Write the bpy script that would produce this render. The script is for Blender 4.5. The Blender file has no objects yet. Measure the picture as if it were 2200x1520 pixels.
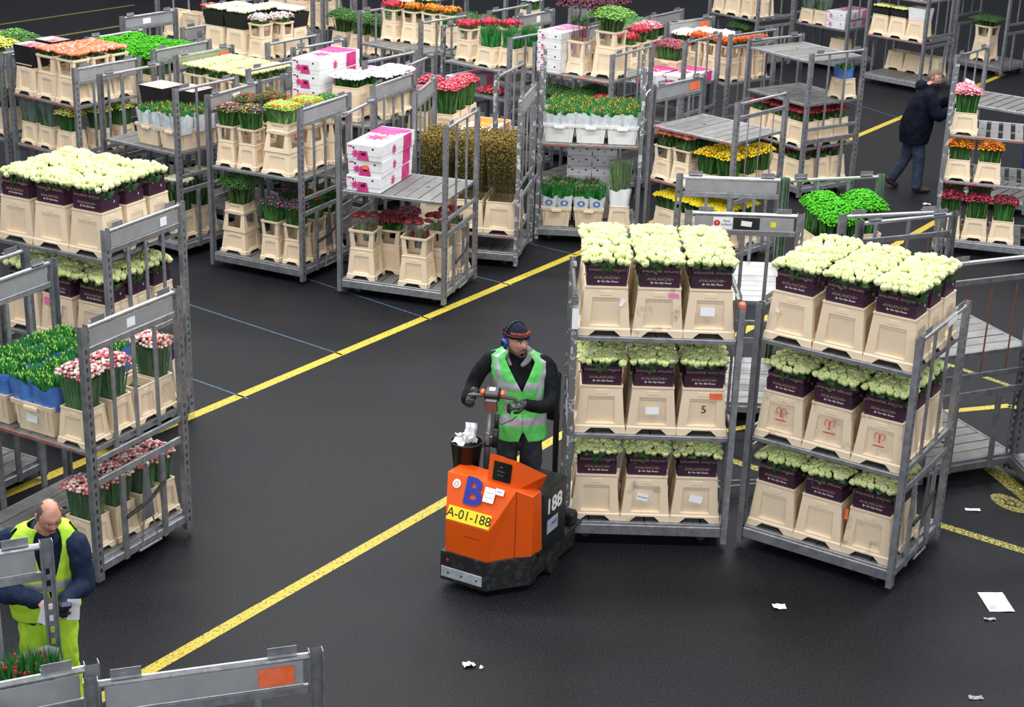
import bpy, bmesh, math, random
import numpy as np
from mathutils import Matrix, Vector, Euler
S = bpy.context.scene
COL = S.collection
PI = math.pi
# ------------------------------------------------------------------ camera, world, lights, exposure
cam_d = bpy.data.cameras.new('camera'); cam = bpy.data.objects.new('camera', cam_d); COL.objects.link(cam)
cam_d.sensor_width = 36.0; cam_d.sensor_fit = 'HORIZONTAL'; cam_d.lens = 3472.64 / 2200 * 36
cam_d.clip_end = 300
cam.matrix_world = Matrix.Translation((0, 0, 6.2477)) @ Matrix.Rotation(PI/2 - 0.367631, 4, 'X') @ Matrix.Rotation(0.03069, 4, 'Z')
S.camera = cam
S.view_settings.view_transform = 'Standard'; S.view_settings.look = 'None'
S.view_settings.gamma = 1.0; S.view_settings.use_curve_mapping = False
S.view_settings.exposure = 0.30
wd = bpy.data.worlds.new('world'); S.world = wd; wd.use_nodes = True
wb = wd.node_tree.nodes['Background']; wb.inputs[0].default_value = (0.80, 0.88, 1.0, 1); wb.inputs[1].default_value = 0.17
def area(name, loc, sx, sy, power, color=(1, .98, .95), rot=(0, 0, 0)):
    l = bpy.data.lights.new(name, 'AREA'); l.shape = 'RECTANGLE'; l.size = sx; l.size_y = sy; l.energy = power; l.color = color
    o = bpy.data.objects.new(name, l); COL.objects.link(o); o.location = loc; o.rotation_euler = rot
    o['label'] = 'long fluorescent ceiling lamp above the hall floor'; o['category'] = 'lamp'; o['kind'] = 'structure'
    return o
k = 0
for iy in range(6):
    for ix in range(4):
        area('ceiling_lamp', (-13.5 + ix*9, 9 + iy*6.5, 10.5), 7.0, 1.0, 560*[.35, 1., 1., .45][ix]*[.85, 1.2, 1.15, .75, .42, .25][iy], (1, .995, .98)); k += 1

# fill lights added out of view behind the camera to brighten upright fronts
for i in range(4):
    l = area('front_fill_light', (-12+8*i, -5.5, 8.2), 6.5, 3.2, 430, (.93, .96, 1.0), (math.radians(72), 0, 0)); l['label'] = 'added fill light behind the camera'; l['category'] = 'fill light'
# ------------------------------------------------------------------ materials
def new_mat(name):
    m = bpy.data.materials.new(name); m.use_nodes = True
    nt = m.node_tree; b = nt.nodes['Principled BSDF']
    return m, nt, b
def N(nt, t, **kw):
    n = nt.nodes.new(t)
    for k_, v in kw.items():
        if k_.startswith('i_'): n.inputs[int(k_[2:])].default_value = v
        else: setattr(n, k_, v)
    return n
def mat(name, c, rough=.6, metal=0., c2=None, scale=8., lo=.4, hi=.65, bump=0., bscale=60., vary=0., transm=0., alpha=1., emit=None, sheen=0., spec=None, detail=5.):
    m, nt, b = new_mat(name)
    b.inputs['Roughness'].default_value = rough; b.inputs['Metallic'].default_value = metal
    if spec is not None: b.inputs['Specular IOR Level'].default_value = spec
    col = c + (1,) if len(c) == 3 else c
    b.inputs['Base Color'].default_value = col
    last = None
    if c2 is not None:
        tc = N(nt, 'ShaderNodeTexCoord'); nz = N(nt, 'ShaderNodeTexNoise')
        nz.inputs['Scale'].default_value = scale; nz.inputs['Detail'].default_value = detail; nz.inputs['Roughness'].default_value = .62
        oi = N(nt, 'ShaderNodeObjectInfo'); add = N(nt, 'ShaderNodeVectorMath', operation='ADD'); mul = N(nt, 'ShaderNodeVectorMath', operation='SCALE')
        cmb = N(nt, 'ShaderNodeCombineXYZ')
        nt.links.new(oi.outputs['Random'], cmb.inputs[0]); nt.links.new(oi.outputs['Random'], cmb.inputs[2])
        nt.links.new(cmb.outputs[0], mul.inputs[0]); mul.inputs['Scale'].default_value = 37.
        nt.links.new(tc.outputs['Object'], add.inputs[0]); nt.links.new(mul.outputs[0], add.inputs[1])
        nt.links.new(add.outputs[0], nz.inputs['Vector'])
        r = N(nt, 'ShaderNodeValToRGB'); r.color_ramp.elements[0].position = lo; r.color_ramp.elements[1].position = hi
        r.color_ramp.elements[0].color = c + (1,); r.color_ramp.elements[1].color = c2 + (1,)
        nt.links.new(nz.outputs[0], r.inputs[0]); last = r.outputs[0]
    if vary > 0:
        oi2 = N(nt, 'ShaderNodeObjectInfo'); hs = N(nt, 'ShaderNodeHueSaturation'); mr = N(nt, 'ShaderNodeMapRange')
        mr.inputs[3].default_value = 1 - vary; mr.inputs[4].default_value = 1 + vary
        nt.links.new(oi2.outputs['Random'], mr.inputs[0]); nt.links.new(mr.outputs[0], hs.inputs['Value'])
        if last is not None: nt.links.new(last, hs.inputs['Color'])
        else: hs.inputs['Color'].default_value = col
        last = hs.outputs[0]
    if last is not None: nt.links.new(last, b.inputs['Base Color'])
    if bump > 0:
        tc = N(nt, 'ShaderNodeTexCoord'); nz = N(nt, 'ShaderNodeTexNoise'); nz.inputs['Scale'].default_value = bscale
        bp = N(nt, 'ShaderNodeBump'); bp.inputs['Strength'].default_value = bump; bp.inputs['Distance'].default_value = .01
        nt.links.new(tc.outputs['Object'], nz.inputs['Vector']); nt.links.new(nz.outputs[0], bp.inputs['Height']); nt.links.new(bp.outputs[0], b.inputs['Normal'])
    if transm: b.inputs['Transmission Weight'].default_value = transm
    if alpha < 1: b.inputs['Alpha'].default_value = alpha
    if emit: b.inputs['Emission Color'].default_value = emit + (1,); b.inputs['Emission Strength'].default_value = 1.
    return m
M = {}
M['metal'] = mat('galvanised_steel', (.20, .205, .225), .42, .45, (.35, .355, .375), 14, .35, .75, .15, 90, .12)
M['metal_top'] = mat('worn_bright_rail', (.42, .43, .45), .30, .8, (.62, .62, .63), 20, .35, .7, .1, 80)
M['metal_dark'] = mat('dark_steel_frame', (.14, .145, .16), .45, .5, (.25, .255, .275), 10, .35, .7, .1, 70, .1)
M['metal_dirty'] = mat('taped_scuffed_steel', (.20, .205, .22), .5, .45, (.66, .67, .70), 16, .54, .60, .2, 80)
M['plate'] = mat('grey_name_plate', (.30, .305, .32), .5, .25, (.38, .385, .395), 6, .3, .7)
M['plate_green'] = mat('greenish_plate', (.30, .34, .25), .5, .3, (.42, .46, .36), 6, .3, .7)
M['metal_green'] = mat('green_tinted_metal', (.12, .24, .14), .45, .5, (.25, .36, .27), 9, .3, .7)
M['slat'] = mat('aluminium_slat', (.15, .15, .148), .5, .45, (.23, .228, .222), 7, .3, .7, .12, 50, .08)
M['slat_bright'] = mat('bright_aluminium_slat', (.40, .40, .40), .42, .5, (.54, .54, .54), 7, .3, .7, .1, 50, .05)
M['rust'] = mat('brown_red_rod', (.16, .06, .04), .6, .2)
M['rod'] = mat('pinkish_rod', (.34, .27, .25), .5, .4)
M['black'] = mat('black_rubber', (.012, .012, .013), .55, 0, (.03, .03, .03), 20)
M['blackp'] = mat('black_plastic', (.014, .014, .016), .35)
M['orange_tape'] = mat('orange_red_tape', (.55, .08, .02), .5, 0, (.26, .25, .25), 4, .50, .54)
M['cream'] = mat('cream_bucket_plastic', (.80, .645, .46), .5, 0, (.68, .53, .36), 7, .58, .80, .05, 40, .06)
M['cream_dirty'] = mat('stained_cream_plastic', (.80, .65, .47), .5, 0, (.40, .29, .20), 9, .56, .72, .05, 40, .05)
M['white_tub'] = mat('white_crate_plastic', (.82, .82, .80), .45, 0, (.62, .62, .58), 5, .6, .8)
M['water'] = mat('bucket_inside', (.05, .06, .04), .2)
M['sleeve'] = mat('aubergine_carton', (.035, .009, .028), .5, 0, (.05, .016, .042), 5, .4, .7)
M['gold'] = mat('gold_print', (.38, .27, .14), .5)
M['white'] = mat('white_print', (.85, .85, .85), .6)
M['paper'] = mat('white_paper', (.85, .86, .88), .7)
M['rose'] = mat('white_rose_petal', (.68, .74, .36), .75, 0, (.55, .66, .21), 18, .35, .75, 0, 60, .09)
M['rose_b'] = mat('cream_rose_petal', (.70, .71, .42), .75, 0, (.58, .64, .28), 18, .4, .7)
M['leaf'] = mat('dark_rose_leaf', (.02, .07, .018), .45, 0, (.045, .12, .03), 12)
M['green'] = mat('fresh_green_leaf', (.04, .17, .03), .5, 0, (.08, .26, .05), 14)
M['green_mid'] = mat('stem_green', (.05, .13, .03), .5, 0, (.10, .19, .05), 20)
M['tulip'] = mat('tulip_leaf', (.015, .17, .03), .6, 0, (.045, .30, .06), 14)
M['mum_green'] = mat('bright_green_mum', (.035, .32, .004), .9, 0, (.09, .50, .008), 20)
M['moss'] = mat('olive_brown_bud', (.19, .12, .02), .8, 0, (.34, .25, .04), 40)
M['moss_stem'] = mat('olive_brown_stem', (.06, .05, .012), .8, 0, (.11, .09, .02), 30)
M['fern'] = mat('yellow_green_leaf', (.20, .42, .05), .6, 0, (.34, .55, .09), 20)
M['plume'] = mat('dark_purple_plume', (.07, .015, .035), .8, 0, (.13, .04, .06), 30)
M['pink'] = mat('pink_petal', (.62, .05, .13), .7, 0, (.74, .26, .26), 30, .4, .6)
M['pink_l'] = mat('pale_pink_petal', (.78, .42, .32), .7, 0, (.72, .14, .18), 30, .5, .62)
M['pinkw'] = mat('blush_petal', (.82, .60, .62), .6, 0, (.85, .72, .70), 12)
M['coral'] = mat('coral_petal', (.66, .10, .045), .7, 0, (.74, .22, .09), 30, .4, .6)
M['red'] = mat('red_petal', (.55, .012, .02), .6, 0, (.68, .03, .05), 20)
M['darkred'] = mat('dark_red_petal', (.13, .008, .015), .55, 0, (.24, .02, .03), 20)
M['magenta'] = mat('magenta_red_petal', (.52, .02, .07), .6, 0, (.65, .06, .14), 25)
M['violet'] = mat('violet_petal', (.16, .01, .13), .6, 0, (.3, .03, .22), 25)
M['orange'] = mat('orange_petal', (.80, .17, .01), .6, 0, (.85, .30, .01), 25)
M['orange_red'] = mat('orange_red_petal', (.80, .08, .01), .6, 0, (.85, .14, .01), 25)
M['yellow'] = mat('yellow_petal', (.85, .66, .01), .6, 0, (.88, .76, .02), 25)
M['yellow_o'] = mat('amber_petal', (.82, .42, .01), .6, 0, (.85, .58, .02), 25)
M['white_p'] = mat('pure_white_petal', (.64, .66, .66), .9)
M['cream_p'] = mat('cream_white_petal', (.80, .80, .62), .6, 0, (.84, .82, .70), 20)
M['lime'] = mat('pale_yellow_rose_petal', (.70, .74, .22), .8, 0, (.78, .80, .34), 18)
M['blue'] = mat('blue_flower', (.05, .05, .35), .6)
M['bluewrap'] = mat('blue_wrap_film', (.06, .16, .50), .35, 0, (.10, .24, .62), 12)
M['whitewrap'] = mat('white_wrap_film', (.66, .70, .71), .35, 0, (.48, .54, .56), 18, .4, .65, .4, 18)
M['bluepr'] = mat('blue_print', (.03, .12, .5), .4)
M['clear'] = mat('clear_film', (.6, .66, .66), .15, 0, alpha=.07)
M['clearg'] = mat('misty_film', (.25, .30, .31), .25, 0, alpha=.40)
M['blackbox'] = mat('black_flower_carton', (.014, .012, .014), .5)
M['carton'] = mat('white_carton', (.74, .74, .76), .6, 0, (.60, .60, .62), 5, .5, .75)
M['carton_pink'] = mat('magenta_carton_print', (.50, .02, .16), .6, 0, (.62, .06, .24), 8)
M['carton_rose'] = mat('pale_magenta_print', (.72, .18, .36), .6)
M['orange_sign'] = mat('orange_red_label', (.85, .12, .02), .5, 0, (.8, .2, .1), 10)
M['paint_orange'] = mat('orange_tug_paint', (.78, .10, .004), .38, 0, (.72, .085, .004), 3, .4, .7)
M['plate_yellow'] = mat('yellow_number_plate', (.90, .72, .02), .45)
M['ink'] = mat('black_ink', (.01, .01, .012), .5)
M['ink_blue'] = mat('blue_lettering', (.02, .03, .33), .5)
M['grey_bar'] = mat('pale_bumper_strip', (.36, .40, .45), .5, .1, (.55, .58, .62), 12, .35, .65)
M['bumper'] = mat('scuffed_black_bumper', (.014, .014, .015), .55, 0, (.055, .055, .055), 18, .5, .72, .3, 60)
M['battery'] = mat('dark_battery_box', (.012, .014, .016), .4, .1, (.022, .024, .026), 6)
M['skin'] = mat('skin', (.56, .30, .20), .5, 0, (.50, .25, .17), 25)
M['skin2'] = mat('ruddy_skin', (.60, .30, .22), .5, 0, (.52, .22, .16), 25)
M['lip'] = mat('lips', (.42, .09, .08), .45)
M['eye'] = mat('eye_white', (.75, .75, .74), .25)
M['hair'] = mat('dark_hair', (.018, .012, .010), .6, 0, (.05, .035, .03), 90)
M['hair2'] = mat('grey_brown_hair', (.07, .05, .04), .7, 0, (.16, .12, .10), 90)
M['hair3'] = mat('greying_brown_hair', (.09, .055, .035), .7, 0, (.17, .12, .09), 90)
M['jacket'] = mat('black_jacket_cloth', (.006, .0065, .008), .8, 0, (.012, .013, .016), 14, .4, .7, .35, 25, spec=.15)
M['navy'] = mat('navy_jacket_cloth', (.010, .018, .045), .75, 0, (.018, .028, .065), 12, .4, .7, .35, 22, spec=.15)
M['navy_d'] = mat('dark_navy_parka', (.0025, .0035, .010), .9, 0, (.005, .007, .017), 10, .4, .7, .35, 20, spec=.15)
M['vest'] = mat('green_safety_vest', (.09, .54, .10), .6, 0, (.13, .64, .14), 9, .35, .65, .4, 16)
M['vest_y'] = mat('yellow_green_safety_cloth', (.42, .72, .03), .55, 0, (.50, .80, .05), 9, .35, .65, .4, 14)
M['reflect'] = mat('grey_reflective_tape', (.42, .43, .47), .35, .2, (.50, .51, .55), 14)
M['jeans'] = mat('charcoal_jeans', (.022, .025, .032), .8, 0, (.05, .055, .065), 18, .35, .7, .3, 30, spec=.15)
M['bluejeans'] = mat('blue_jeans', (.022, .034, .065), .8, 0, (.045, .062, .10), 14, .35, .7, .3, 30, spec=.15)
M['shoe'] = mat('dark_brown_shoe', (.03, .018, .012), .6)
M['beanie'] = mat('navy_knit_hat', (.008, .010, .022), .9, 0, (.014, .017, .032), 60, .4, .6, .4, 120, spec=.15)
M['grey_cloth'] = mat('grey_hood', (.16, .15, .16), .9, 0, (.22, .21, .22), 30)
M['hi_blue'] = mat('blue_headphone', (.02, .08, .40), .35)
M['pipe'] = mat('grey_column_tube', (.20, .20, .20), .35, .6)
M['glass_blk'] = mat('black_display_glass', (.008, .009, .010), .12)
M['bluebin'] = mat('dark_blue_plastic', (.02, .035, .13), .4)
M['green_lbl'] = mat('green_label', (.02, .4, .12), .5)
M['pink_lbl'] = mat('pink_sticky_note', (.8, .18, .42), .6)
# floor
def floor_mat():
    m, nt, b = new_mat('dark_speckled_asphalt_floor'); b.inputs['Specular IOR Level'].default_value = .17
    tc = N(nt, 'ShaderNodeTexCoord'); n1 = N(nt, 'ShaderNodeTexNoise'); n1.inputs['Scale'].default_value = 75; n1.inputs['Detail'].default_value = 4
    n2 = N(nt, 'ShaderNodeTexNoise'); n2.inputs['Scale'].default_value = .6; n2.inputs['Detail'].default_value = 6
    nt.links.new(tc.outputs['Object'], n1.inputs[0]); nt.links.new(tc.outputs['Object'], n2.inputs[0])
    r = N(nt, 'ShaderNodeValToRGB'); r.color_ramp.elements[0].position = .38; r.color_ramp.elements[0].color = (.002, .0022, .003, 1)
    r.color_ramp.elements[1].position = .72; r.color_ramp.elements[1].color = (.023, .0245, .031, 1)
    r2 = N(nt, 'ShaderNodeValToRGB'); r2.color_ramp.elements[0].position = .3; r2.color_ramp.elements[0].color = (.75, .75, .75, 1)
    r2.color_ramp.elements[1].position = .7; r2.color_ramp.elements[1].color = (1.15, 1.15, 1.15, 1)
    mx = N(nt, 'ShaderNodeMix', data_type='RGBA', blend_type='MULTIPLY'); mx.inputs[0].default_value = 1
    nt.links.new(n1.outputs[0], r.inputs[0]); nt.links.new(n2.outputs[0], r2.inputs[0])
    nt.links.new(r.outputs[0], mx.inputs[6]); nt.links.new(r2.outputs[0], mx.inputs[7]); nt.links.new(mx.outputs[2], b.inputs['Base Color'])
    rr = N(nt, 'ShaderNodeMapRange'); rr.inputs[3].default_value = .42; rr.inputs[4].default_value = .62
    nt.links.new(n2.outputs[0], rr.inputs[0]); nt.links.new(rr.outputs[0], b.inputs['Roughness'])
    bp = N(nt, 'ShaderNodeBump'); bp.inputs['Strength'].default_value = .5; bp.inputs['Distance'].default_value = .004
    nt.links.new(n1.outputs[0], bp.inputs['Height']); nt.links.new(bp.outputs[0], b.inputs['Normal'])
    return m
def worn_paint(name, c, wear=.42):
    m, nt, b = new_mat(name)
    tc = N(nt, 'ShaderNodeTexCoord'); n1 = N(nt, 'ShaderNodeTexNoise'); n1.inputs['Scale'].default_value = 45; n1.inputs['Detail'].default_value = 6; n1.inputs['Roughness'].default_value = .7
    nt.links.new(tc.outputs['Object'], n1.inputs[0])
    r = N(nt, 'ShaderNodeValToRGB'); r.color_ramp.elements[0].position = wear - .04; r.color_ramp.elements[1].position = wear + .04
    r.color_ramp.elements[0].color = (.03, .03, .03, 1); r.color_ramp.elements[1].color = c + (1,)
    nt.links.new(n1.outputs[0], r.inputs[0]); nt.links.new(r.outputs[0], b.inputs['Base Color']); b.inputs['Roughness'].default_value = .6
    return m
M['floor'] = floor_mat()
M['line_yellow'] = worn_paint('worn_yellow_floor_paint', (.47, .365, .03), .42)
M['line_yellow_old'] = worn_paint('faded_yellow_floor_paint', (.42, .36, .04), .50)
M['line_blue'] = worn_paint('thin_blue_floor_paint', (.05, .11, .18), .48)

# ------------------------------------------------------------------ mesh helpers
class MB:
    """collects polygons with material slots"""
    def __init__(s): s.v = []; s.f = []; s.m = []; s.mats = []; s.smooth = False
    def mi(s, name):
        if name not in s.mats: s.mats.append(name)
        return s.mats.index(name)
    def add(s, vs, fs, mname):
        o = len(s.v); s.v += [tuple(p) for p in vs]; i = s.mi(mname)
        for f in fs: s.f.append(tuple(o + q for q in f)); s.m.append(i)
        return s
    def box(s, x0, x1, y0, y1, z0, z1, m, T=None):
        vs = [(x0,y0,z0),(x1,y0,z0),(x1,y1,z0),(x0,y1,z0),(x0,y0,z1),(x1,y0,z1),(x1,y1,z1),(x0,y1,z1)]
        if T is not None: vs = [T @ Vector(p) for p in vs]
        return s.add(vs, [(0,3,2,1),(4,5,6,7),(0,1,5,4),(1,2,6,5),(2,3,7,6),(3,0,4,7)], m)
    def bbox(s, x0, x1, y0, y1, z0, z1, m, b=.006, T=None):
        bm = bmesh.new(); bmesh.ops.create_cube(bm, size=1)
        for v in bm.verts: v.co = Vector(((x0+x1)/2 + v.co.x*(x1-x0), (y0+y1)/2 + v.co.y*(y1-y0), (z0+z1)/2 + v.co.z*(z1-z0)))
        bmesh.ops.bevel(bm, geom=bm.edges[:], offset=b, segments=1, affect='EDGES')
        vs = [v.co.copy() for v in bm.verts]
        if T is not None: vs = [T @ p for p in vs]
        bm.verts.index_update(); s.add(vs, [[v.index for v in f.verts] for f in bm.faces], m); bm.free(); return s
    def tube(s, p0, p1, r, m, n=8, r1=None, cap=True):
        p0, p1 = Vector(p0), Vector(p1); r1 = r if r1 is None else r1
        d = (p1-p0).normalized(); a = Vector((0,0,1)) if abs(d.z) < .9 else Vector((1,0,0)); u = d.cross(a).normalized(); w = d.cross(u)
        vs = []
        for k_ in range(n):
            t = 2*PI*k_/n; q = u*math.cos(t) + w*math.sin(t); vs += [p0+q*r, p1+q*r1]
        fs = [(2*k_, 2*((k_+1) % n), 2*((k_+1) % n)+1, 2*k_+1) for k_ in range(n)]
        if cap: fs += [tuple(2*k_ for k_ in range(n))[::-1], tuple(2*k_+1 for k_ in range(n))]
        return s.add(vs, fs, m)
    def path(s, pts, r, m, n=6):
        for a, b in zip(pts[:-1], pts[1:]): s.tube(a, b, r, m, n)
        return s
    def lathe(s, prof, m, n=20, cx=0, cy=0):
        vs = []
        for r, z in prof:
            for k_ in range(n): t = 2*PI*k_/n; vs.append((cx+r*math.cos(t), cy+r*math.sin(t), z))
        fs = []
        for i in range(len(prof)-1):
            for k_ in range(n): q = (k_+1) % n; fs.append((i*n+k_, i*n+q, (i+1)*n+q, (i+1)*n+k_))
        return s.add(vs, fs, m)
    def mesh(s, name='mesh', smooth=False):
        me = bpy.data.meshes.new(name); me.from_pydata(s.v, [], s.f)
        for n_ in s.mats: me.materials.append(M[n_])
        me.polygons.foreach_set('material_index', s.m)
        if smooth or s.smooth: me.polygons.foreach_set('use_smooth', [True]*len(s.f))
        me.update(); return me
def obj(name, me, parent=None, loc=None, rot=None, scale=None, label=None, kind=None):
    o = bpy.data.objects.new(name, me); COL.objects.link(o)
    if parent is not None: o.parent = parent
    if loc is not None: o.location = loc
    if rot is not None: o.rotation_euler = rot
    if scale is not None: o.scale = scale
    if label: o['label'] = label
    if kind: o['kind'] = kind
    return o
LABELS = {}
def tag(o, label, cat, group=None, kind=None):
    o['label'] = label; o['category'] = cat
    LABELS.setdefault(label, []).append(o.name)
    if group: o['group'] = group
    if kind: o['kind'] = kind
    return o
def thing(name, label, cat, loc=(0,0,0), rz=0, group=None):
    o = bpy.data.objects.new(name, None); COL.objects.link(o); o.location = loc; o.rotation_euler = (0, 0, rz); o.empty_display_size = .05
    return tag(o, label, cat, group)
def frame(x, y, a, z=0): return Matrix.Translation((x, y, z)) @ Matrix.Rotation(a, 4, 'Z')
# fast merge of triangulated prototypes
def merge(name, parts, smooth=True):
    """parts: list of (protoV (n,3), protoF (m,3), transforms (k,3,4) array, material name or list of names per k)"""
    V = []; F = []; MI = []; mats = []; off = 0
    def mi(n_):
        if n_ not in mats: mats.append(n_)
        return mats.index(n_)
    for pv, pf, T, mn in parts:
        kk = len(T)
        if kk == 0: continue
        vv = np.einsum('kij,nj->kni', T[:, :, :3], pv) + T[:, None, :, 3]
        V.append(vv.reshape(-1, 3)); n_ = len(pv)
        ff = pf[None] + (np.arange(kk)*n_)[:, None, None] + off
        F.append(ff.reshape(-1, 3)); off += kk*n_
        if isinstance(mn, str): MI.append(np.full(kk*len(pf), mi(mn)))
        else: MI.append(np.repeat(np.array([mi(q) for q in mn]), len(pf)))
    V = np.concatenate(V).astype(np.float32); F = np.concatenate(F).astype(np.int32); MI = np.concatenate(MI).astype(np.int32)
    me = bpy.data.meshes.new(name); me.vertices.add(len(V)); me.vertices.foreach_set('co', V.ravel())
    me.loops.add(F.size); me.loops.foreach_set('vertex_index', F.ravel()); me.polygons.add(len(F))
    me.polygons.foreach_set('loop_start', np.arange(0, F.size, 3, dtype=np.int32)); me.polygons.foreach_set('loop_total', np.full(len(F), 3, dtype=np.int32))
    me.polygons.foreach_set('material_index', MI)
    me.polygons.foreach_set('use_smooth', np.full(len(F), smooth))
    for q in mats: me.materials.append(M[q])
    me.update(calc_edges=True); return me
def TR(loc, sc, rz=0., tilt=(0., 0.)):
    R = (Matrix.Rotation(tilt[0], 3, 'X') @ Matrix.Rotation(tilt[1], 3, 'Y') @ Matrix.Rotation(rz, 3, 'Z'))
    if not hasattr(sc, '__len__'): sc = (sc, sc, sc)
    a = np.array(R) * np.array(sc)[None, :]
    return np.concatenate([a, np.array(loc)[:, None]], 1)
def grid_tri(nu, nv, fn, closed=True):
    vs = []; fs = []
    for j in range(nv+1):
        for i in range(nu): vs.append(fn(i/nu, j/nv))
    for j in range(nv):
        for i in range(nu):
            a = j*nu+i; b = j*nu+(i+1) % nu; c = (j+1)*nu+(i+1) % nu; d = (j+1)*nu+i
            if j > 0: fs.append((a, b, c))
            else: fs.append((a, b, c))
            fs.append((a, c, d))
    return np.array(vs), np.array(fs)
# prototypes (unit radius approx 1)
def rose_fn(u, v):
    t = v; prof = [(.05,-.95),(.62,-.85),(.98,-.35),(1.0,.15),(.86,.52),(.62,.62),(.48,.42),(.34,.58),(.12,.40)]
    x = t*(len(prof)-1); i = min(int(x), len(prof)-2); f = x-i
    r = prof[i][0]*(1-f)+prof[i+1][0]*f; z = prof[i][1]*(1-f)+prof[i+1][1]*f
    a = 2*PI*u; w = abs(math.sin(2.5*a+4*t)); w2 = abs(math.sin(3.5*a-5*t+1))
    r *= 1+(.30*(w-.6))*(.35+t if t < .62 else .7)+.10*(w2-.5); z += (.26*(w-.6)+.10*(w2-.5))*(t > .25)
    return (r*math.cos(a+.35*t), r*math.sin(a+.35*t), z)
P_ROSE = grid_tri(20, 8, rose_fn)
def ico(sub):
    bm = bmesh.new(); bmesh.ops.create_icosphere(bm, subdivisions=sub, radius=1)
    bmesh.ops.triangulate(bm, faces=bm.faces[:]); bm.verts.index_update()
    v = np.array([p.co[:] for p in bm.verts]); f = np.array([[q.index for q in p.verts] for p in bm.faces]); bm.free(); return v, f
P_ICO = ico(1)
def pom():
    v, f = ico(2); rr = np.random.RandomState(5); v = v*(1+.22*(rr.rand(len(v), 1)-.5)); v[:, 2] *= .62; return v, f
P_POM = pom()
def gerb():
    vs = [(0, 0, .22)]; fs = []; n = 12
    for k_ in range(n):
        a = 2*PI*k_/n; b = a+PI/n
        vs += [(math.cos(a), math.sin(a), .10), (.80*math.cos(b), .80*math.sin(b), -.02)]
    for k_ in range(2*n): fs.append((0, 1+k_, 1+(k_+1) % (2*n)))
    vs.append((0, 0, -.35)); q = len(vs)-1
    for k_ in range(2*n): fs.append((q, 1+(k_+1) % (2*n), 1+k_))
    return np.array(vs), np.array(fs)
P_GERB = gerb()
def dot():
    v, f = ico(1); v = v.copy()*np.array([.28, .28, .16]); v[:, 2] += .17; return v, f
P_DOT = dot()
def blade(curve=.25, w=.12, seg=3):
    vs = []; fs = []
    for j in range(seg+1):
        t = j/seg; ww = w*(1-t**1.8)*(.6+.8*math.sin(PI*min(t+.15, 1)))+.002
        y = curve*t*t; vs += [(-ww, y, t), (0, y-.25*ww, t), (ww, y, t)]
    for j in range(seg):
        a = 3*j
        for q in (0, 1): fs += [(a+q, a+q+1, a+q+4), (a+q, a+q+4, a+q+3)]
    return np.array(vs), np.array(fs)
P_BLADE = blade(); P_GRASS = blade(.15, .045, 2); P_STEM = blade(.05, .022, 1)
def leafp():
    v, f = blade(.35, .34, 3); return v, f
P_LEAF = leafp()

# ------------------------------------------------------------------ text
_tc = {}
def text_mesh(s, size, mname, extrude=.0006, shear=0., key=None, bend=None, res=2, space=1., bold=0.):
    k_ = (s, size, mname, shear, space, bend)
    if k_ in _tc: return _tc[k_]
    c = bpy.data.curves.new('t', 'FONT'); c.body = s; c.size = size; c.extrude = extrude; c.align_x = 'CENTER'; c.align_y = 'CENTER'; c.shear = shear; c.resolution_u = res; c.offset = bold; c.space_character = space
    o = bpy.data.objects.new('t', c); COL.objects.link(o); bpy.context.view_layer.update()
    me = bpy.data.meshes.new_from_object(o.evaluated_get(bpy.context.evaluated_depsgraph_get()))
    bpy.data.objects.remove(o); bpy.data.curves.remove(c)
    me.materials.clear(); me.materials.append(M[mname])
    if bend:
        for v in me.vertices:
            a = v.co.x/bend; z = v.co.z; v.co = Vector(((bend+z)*math.sin(a), v.co.y, (bend+z)*math.cos(a)))
    _tc[k_] = me; return me
def text_on(parent, s, size, mname, loc, rot, name='lettering', **kw):
    return obj(name, text_mesh(s, size, mname, **kw), parent, loc, rot)

# ------------------------------------------------------------------ setting: floor and painted lines
fl = MB(); fl.box(-40, 45, -2, 90, -.2, 0, 'floor')
obj('floor', fl.mesh('floor'), label='dark speckled asphalt hall floor', kind='structure')
def strip(name, pts, w, m, z=.002, label=None):
    b = MB()
    for (x0, y0), (x1, y1) in zip(pts[:-1], pts[1:]):
        d = Vector((x1-x0, y1-y0)).normalized(); n_ = Vector((-d.y, d.x))*w/2
        b.add([(x0-n_.x, y0-n_.y, z), (x1-n_.x, y1-n_.y, z), (x1+n_.x, y1+n_.y, z), (x0+n_.x, y0+n_.y, z)], [(0, 1, 2, 3)], m)
    return obj(name, b.mesh(name), label=label, kind='structure')
import sys
strip('painted_line', [(-4.4, 12.35), (9.9, 33.0)], .115, 'line_yellow', label='long yellow painted line across the middle of the floor')
strip('painted_line', [(-3.1, 8.9), (5.9, 21.9)], .105, 'line_yellow', label='long yellow painted line running past the orange tug')
strip('painted_line', [(1.9, 13.75), (4.6, 11.8)], .10, 'line_yellow_old', label='faded yellow line on the floor behind the right rose trolley')
strip('painted_line', [(4.35, 14.1), (4.75, 12.6)], .17, 'line_yellow_old', label='broad worn yellow line beside the right edge trolley')
strip('painted_line', [(4.3, 16.75), (5.6, 15.3)], .07, 'line_yellow_old', label='thin faded yellow line seen through the right hand gate')
strip('painted_line', [(4.3, 14.95), (5.07, 15.18), (5.35, 14.7)], .09, 'line_yellow', label='bent yellow line seen through the lower gate at right')
strip('painted_line', [(2.05, 14.3), (2.42, 14.5)], .08, 'line_yellow', label='short yellow line between the two rose trolleys')
strip('painted_line', [(-13, 32.7), (-9.1, 38.2)], .10, 'line_yellow_old', label='thin yellow line in the far left aisle')
strip('painted_line', [(-9.9, 33.7), (-8.0, 36.5)], .12, 'line_yellow_old', label='second thin yellow line in the far left aisle')
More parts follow.
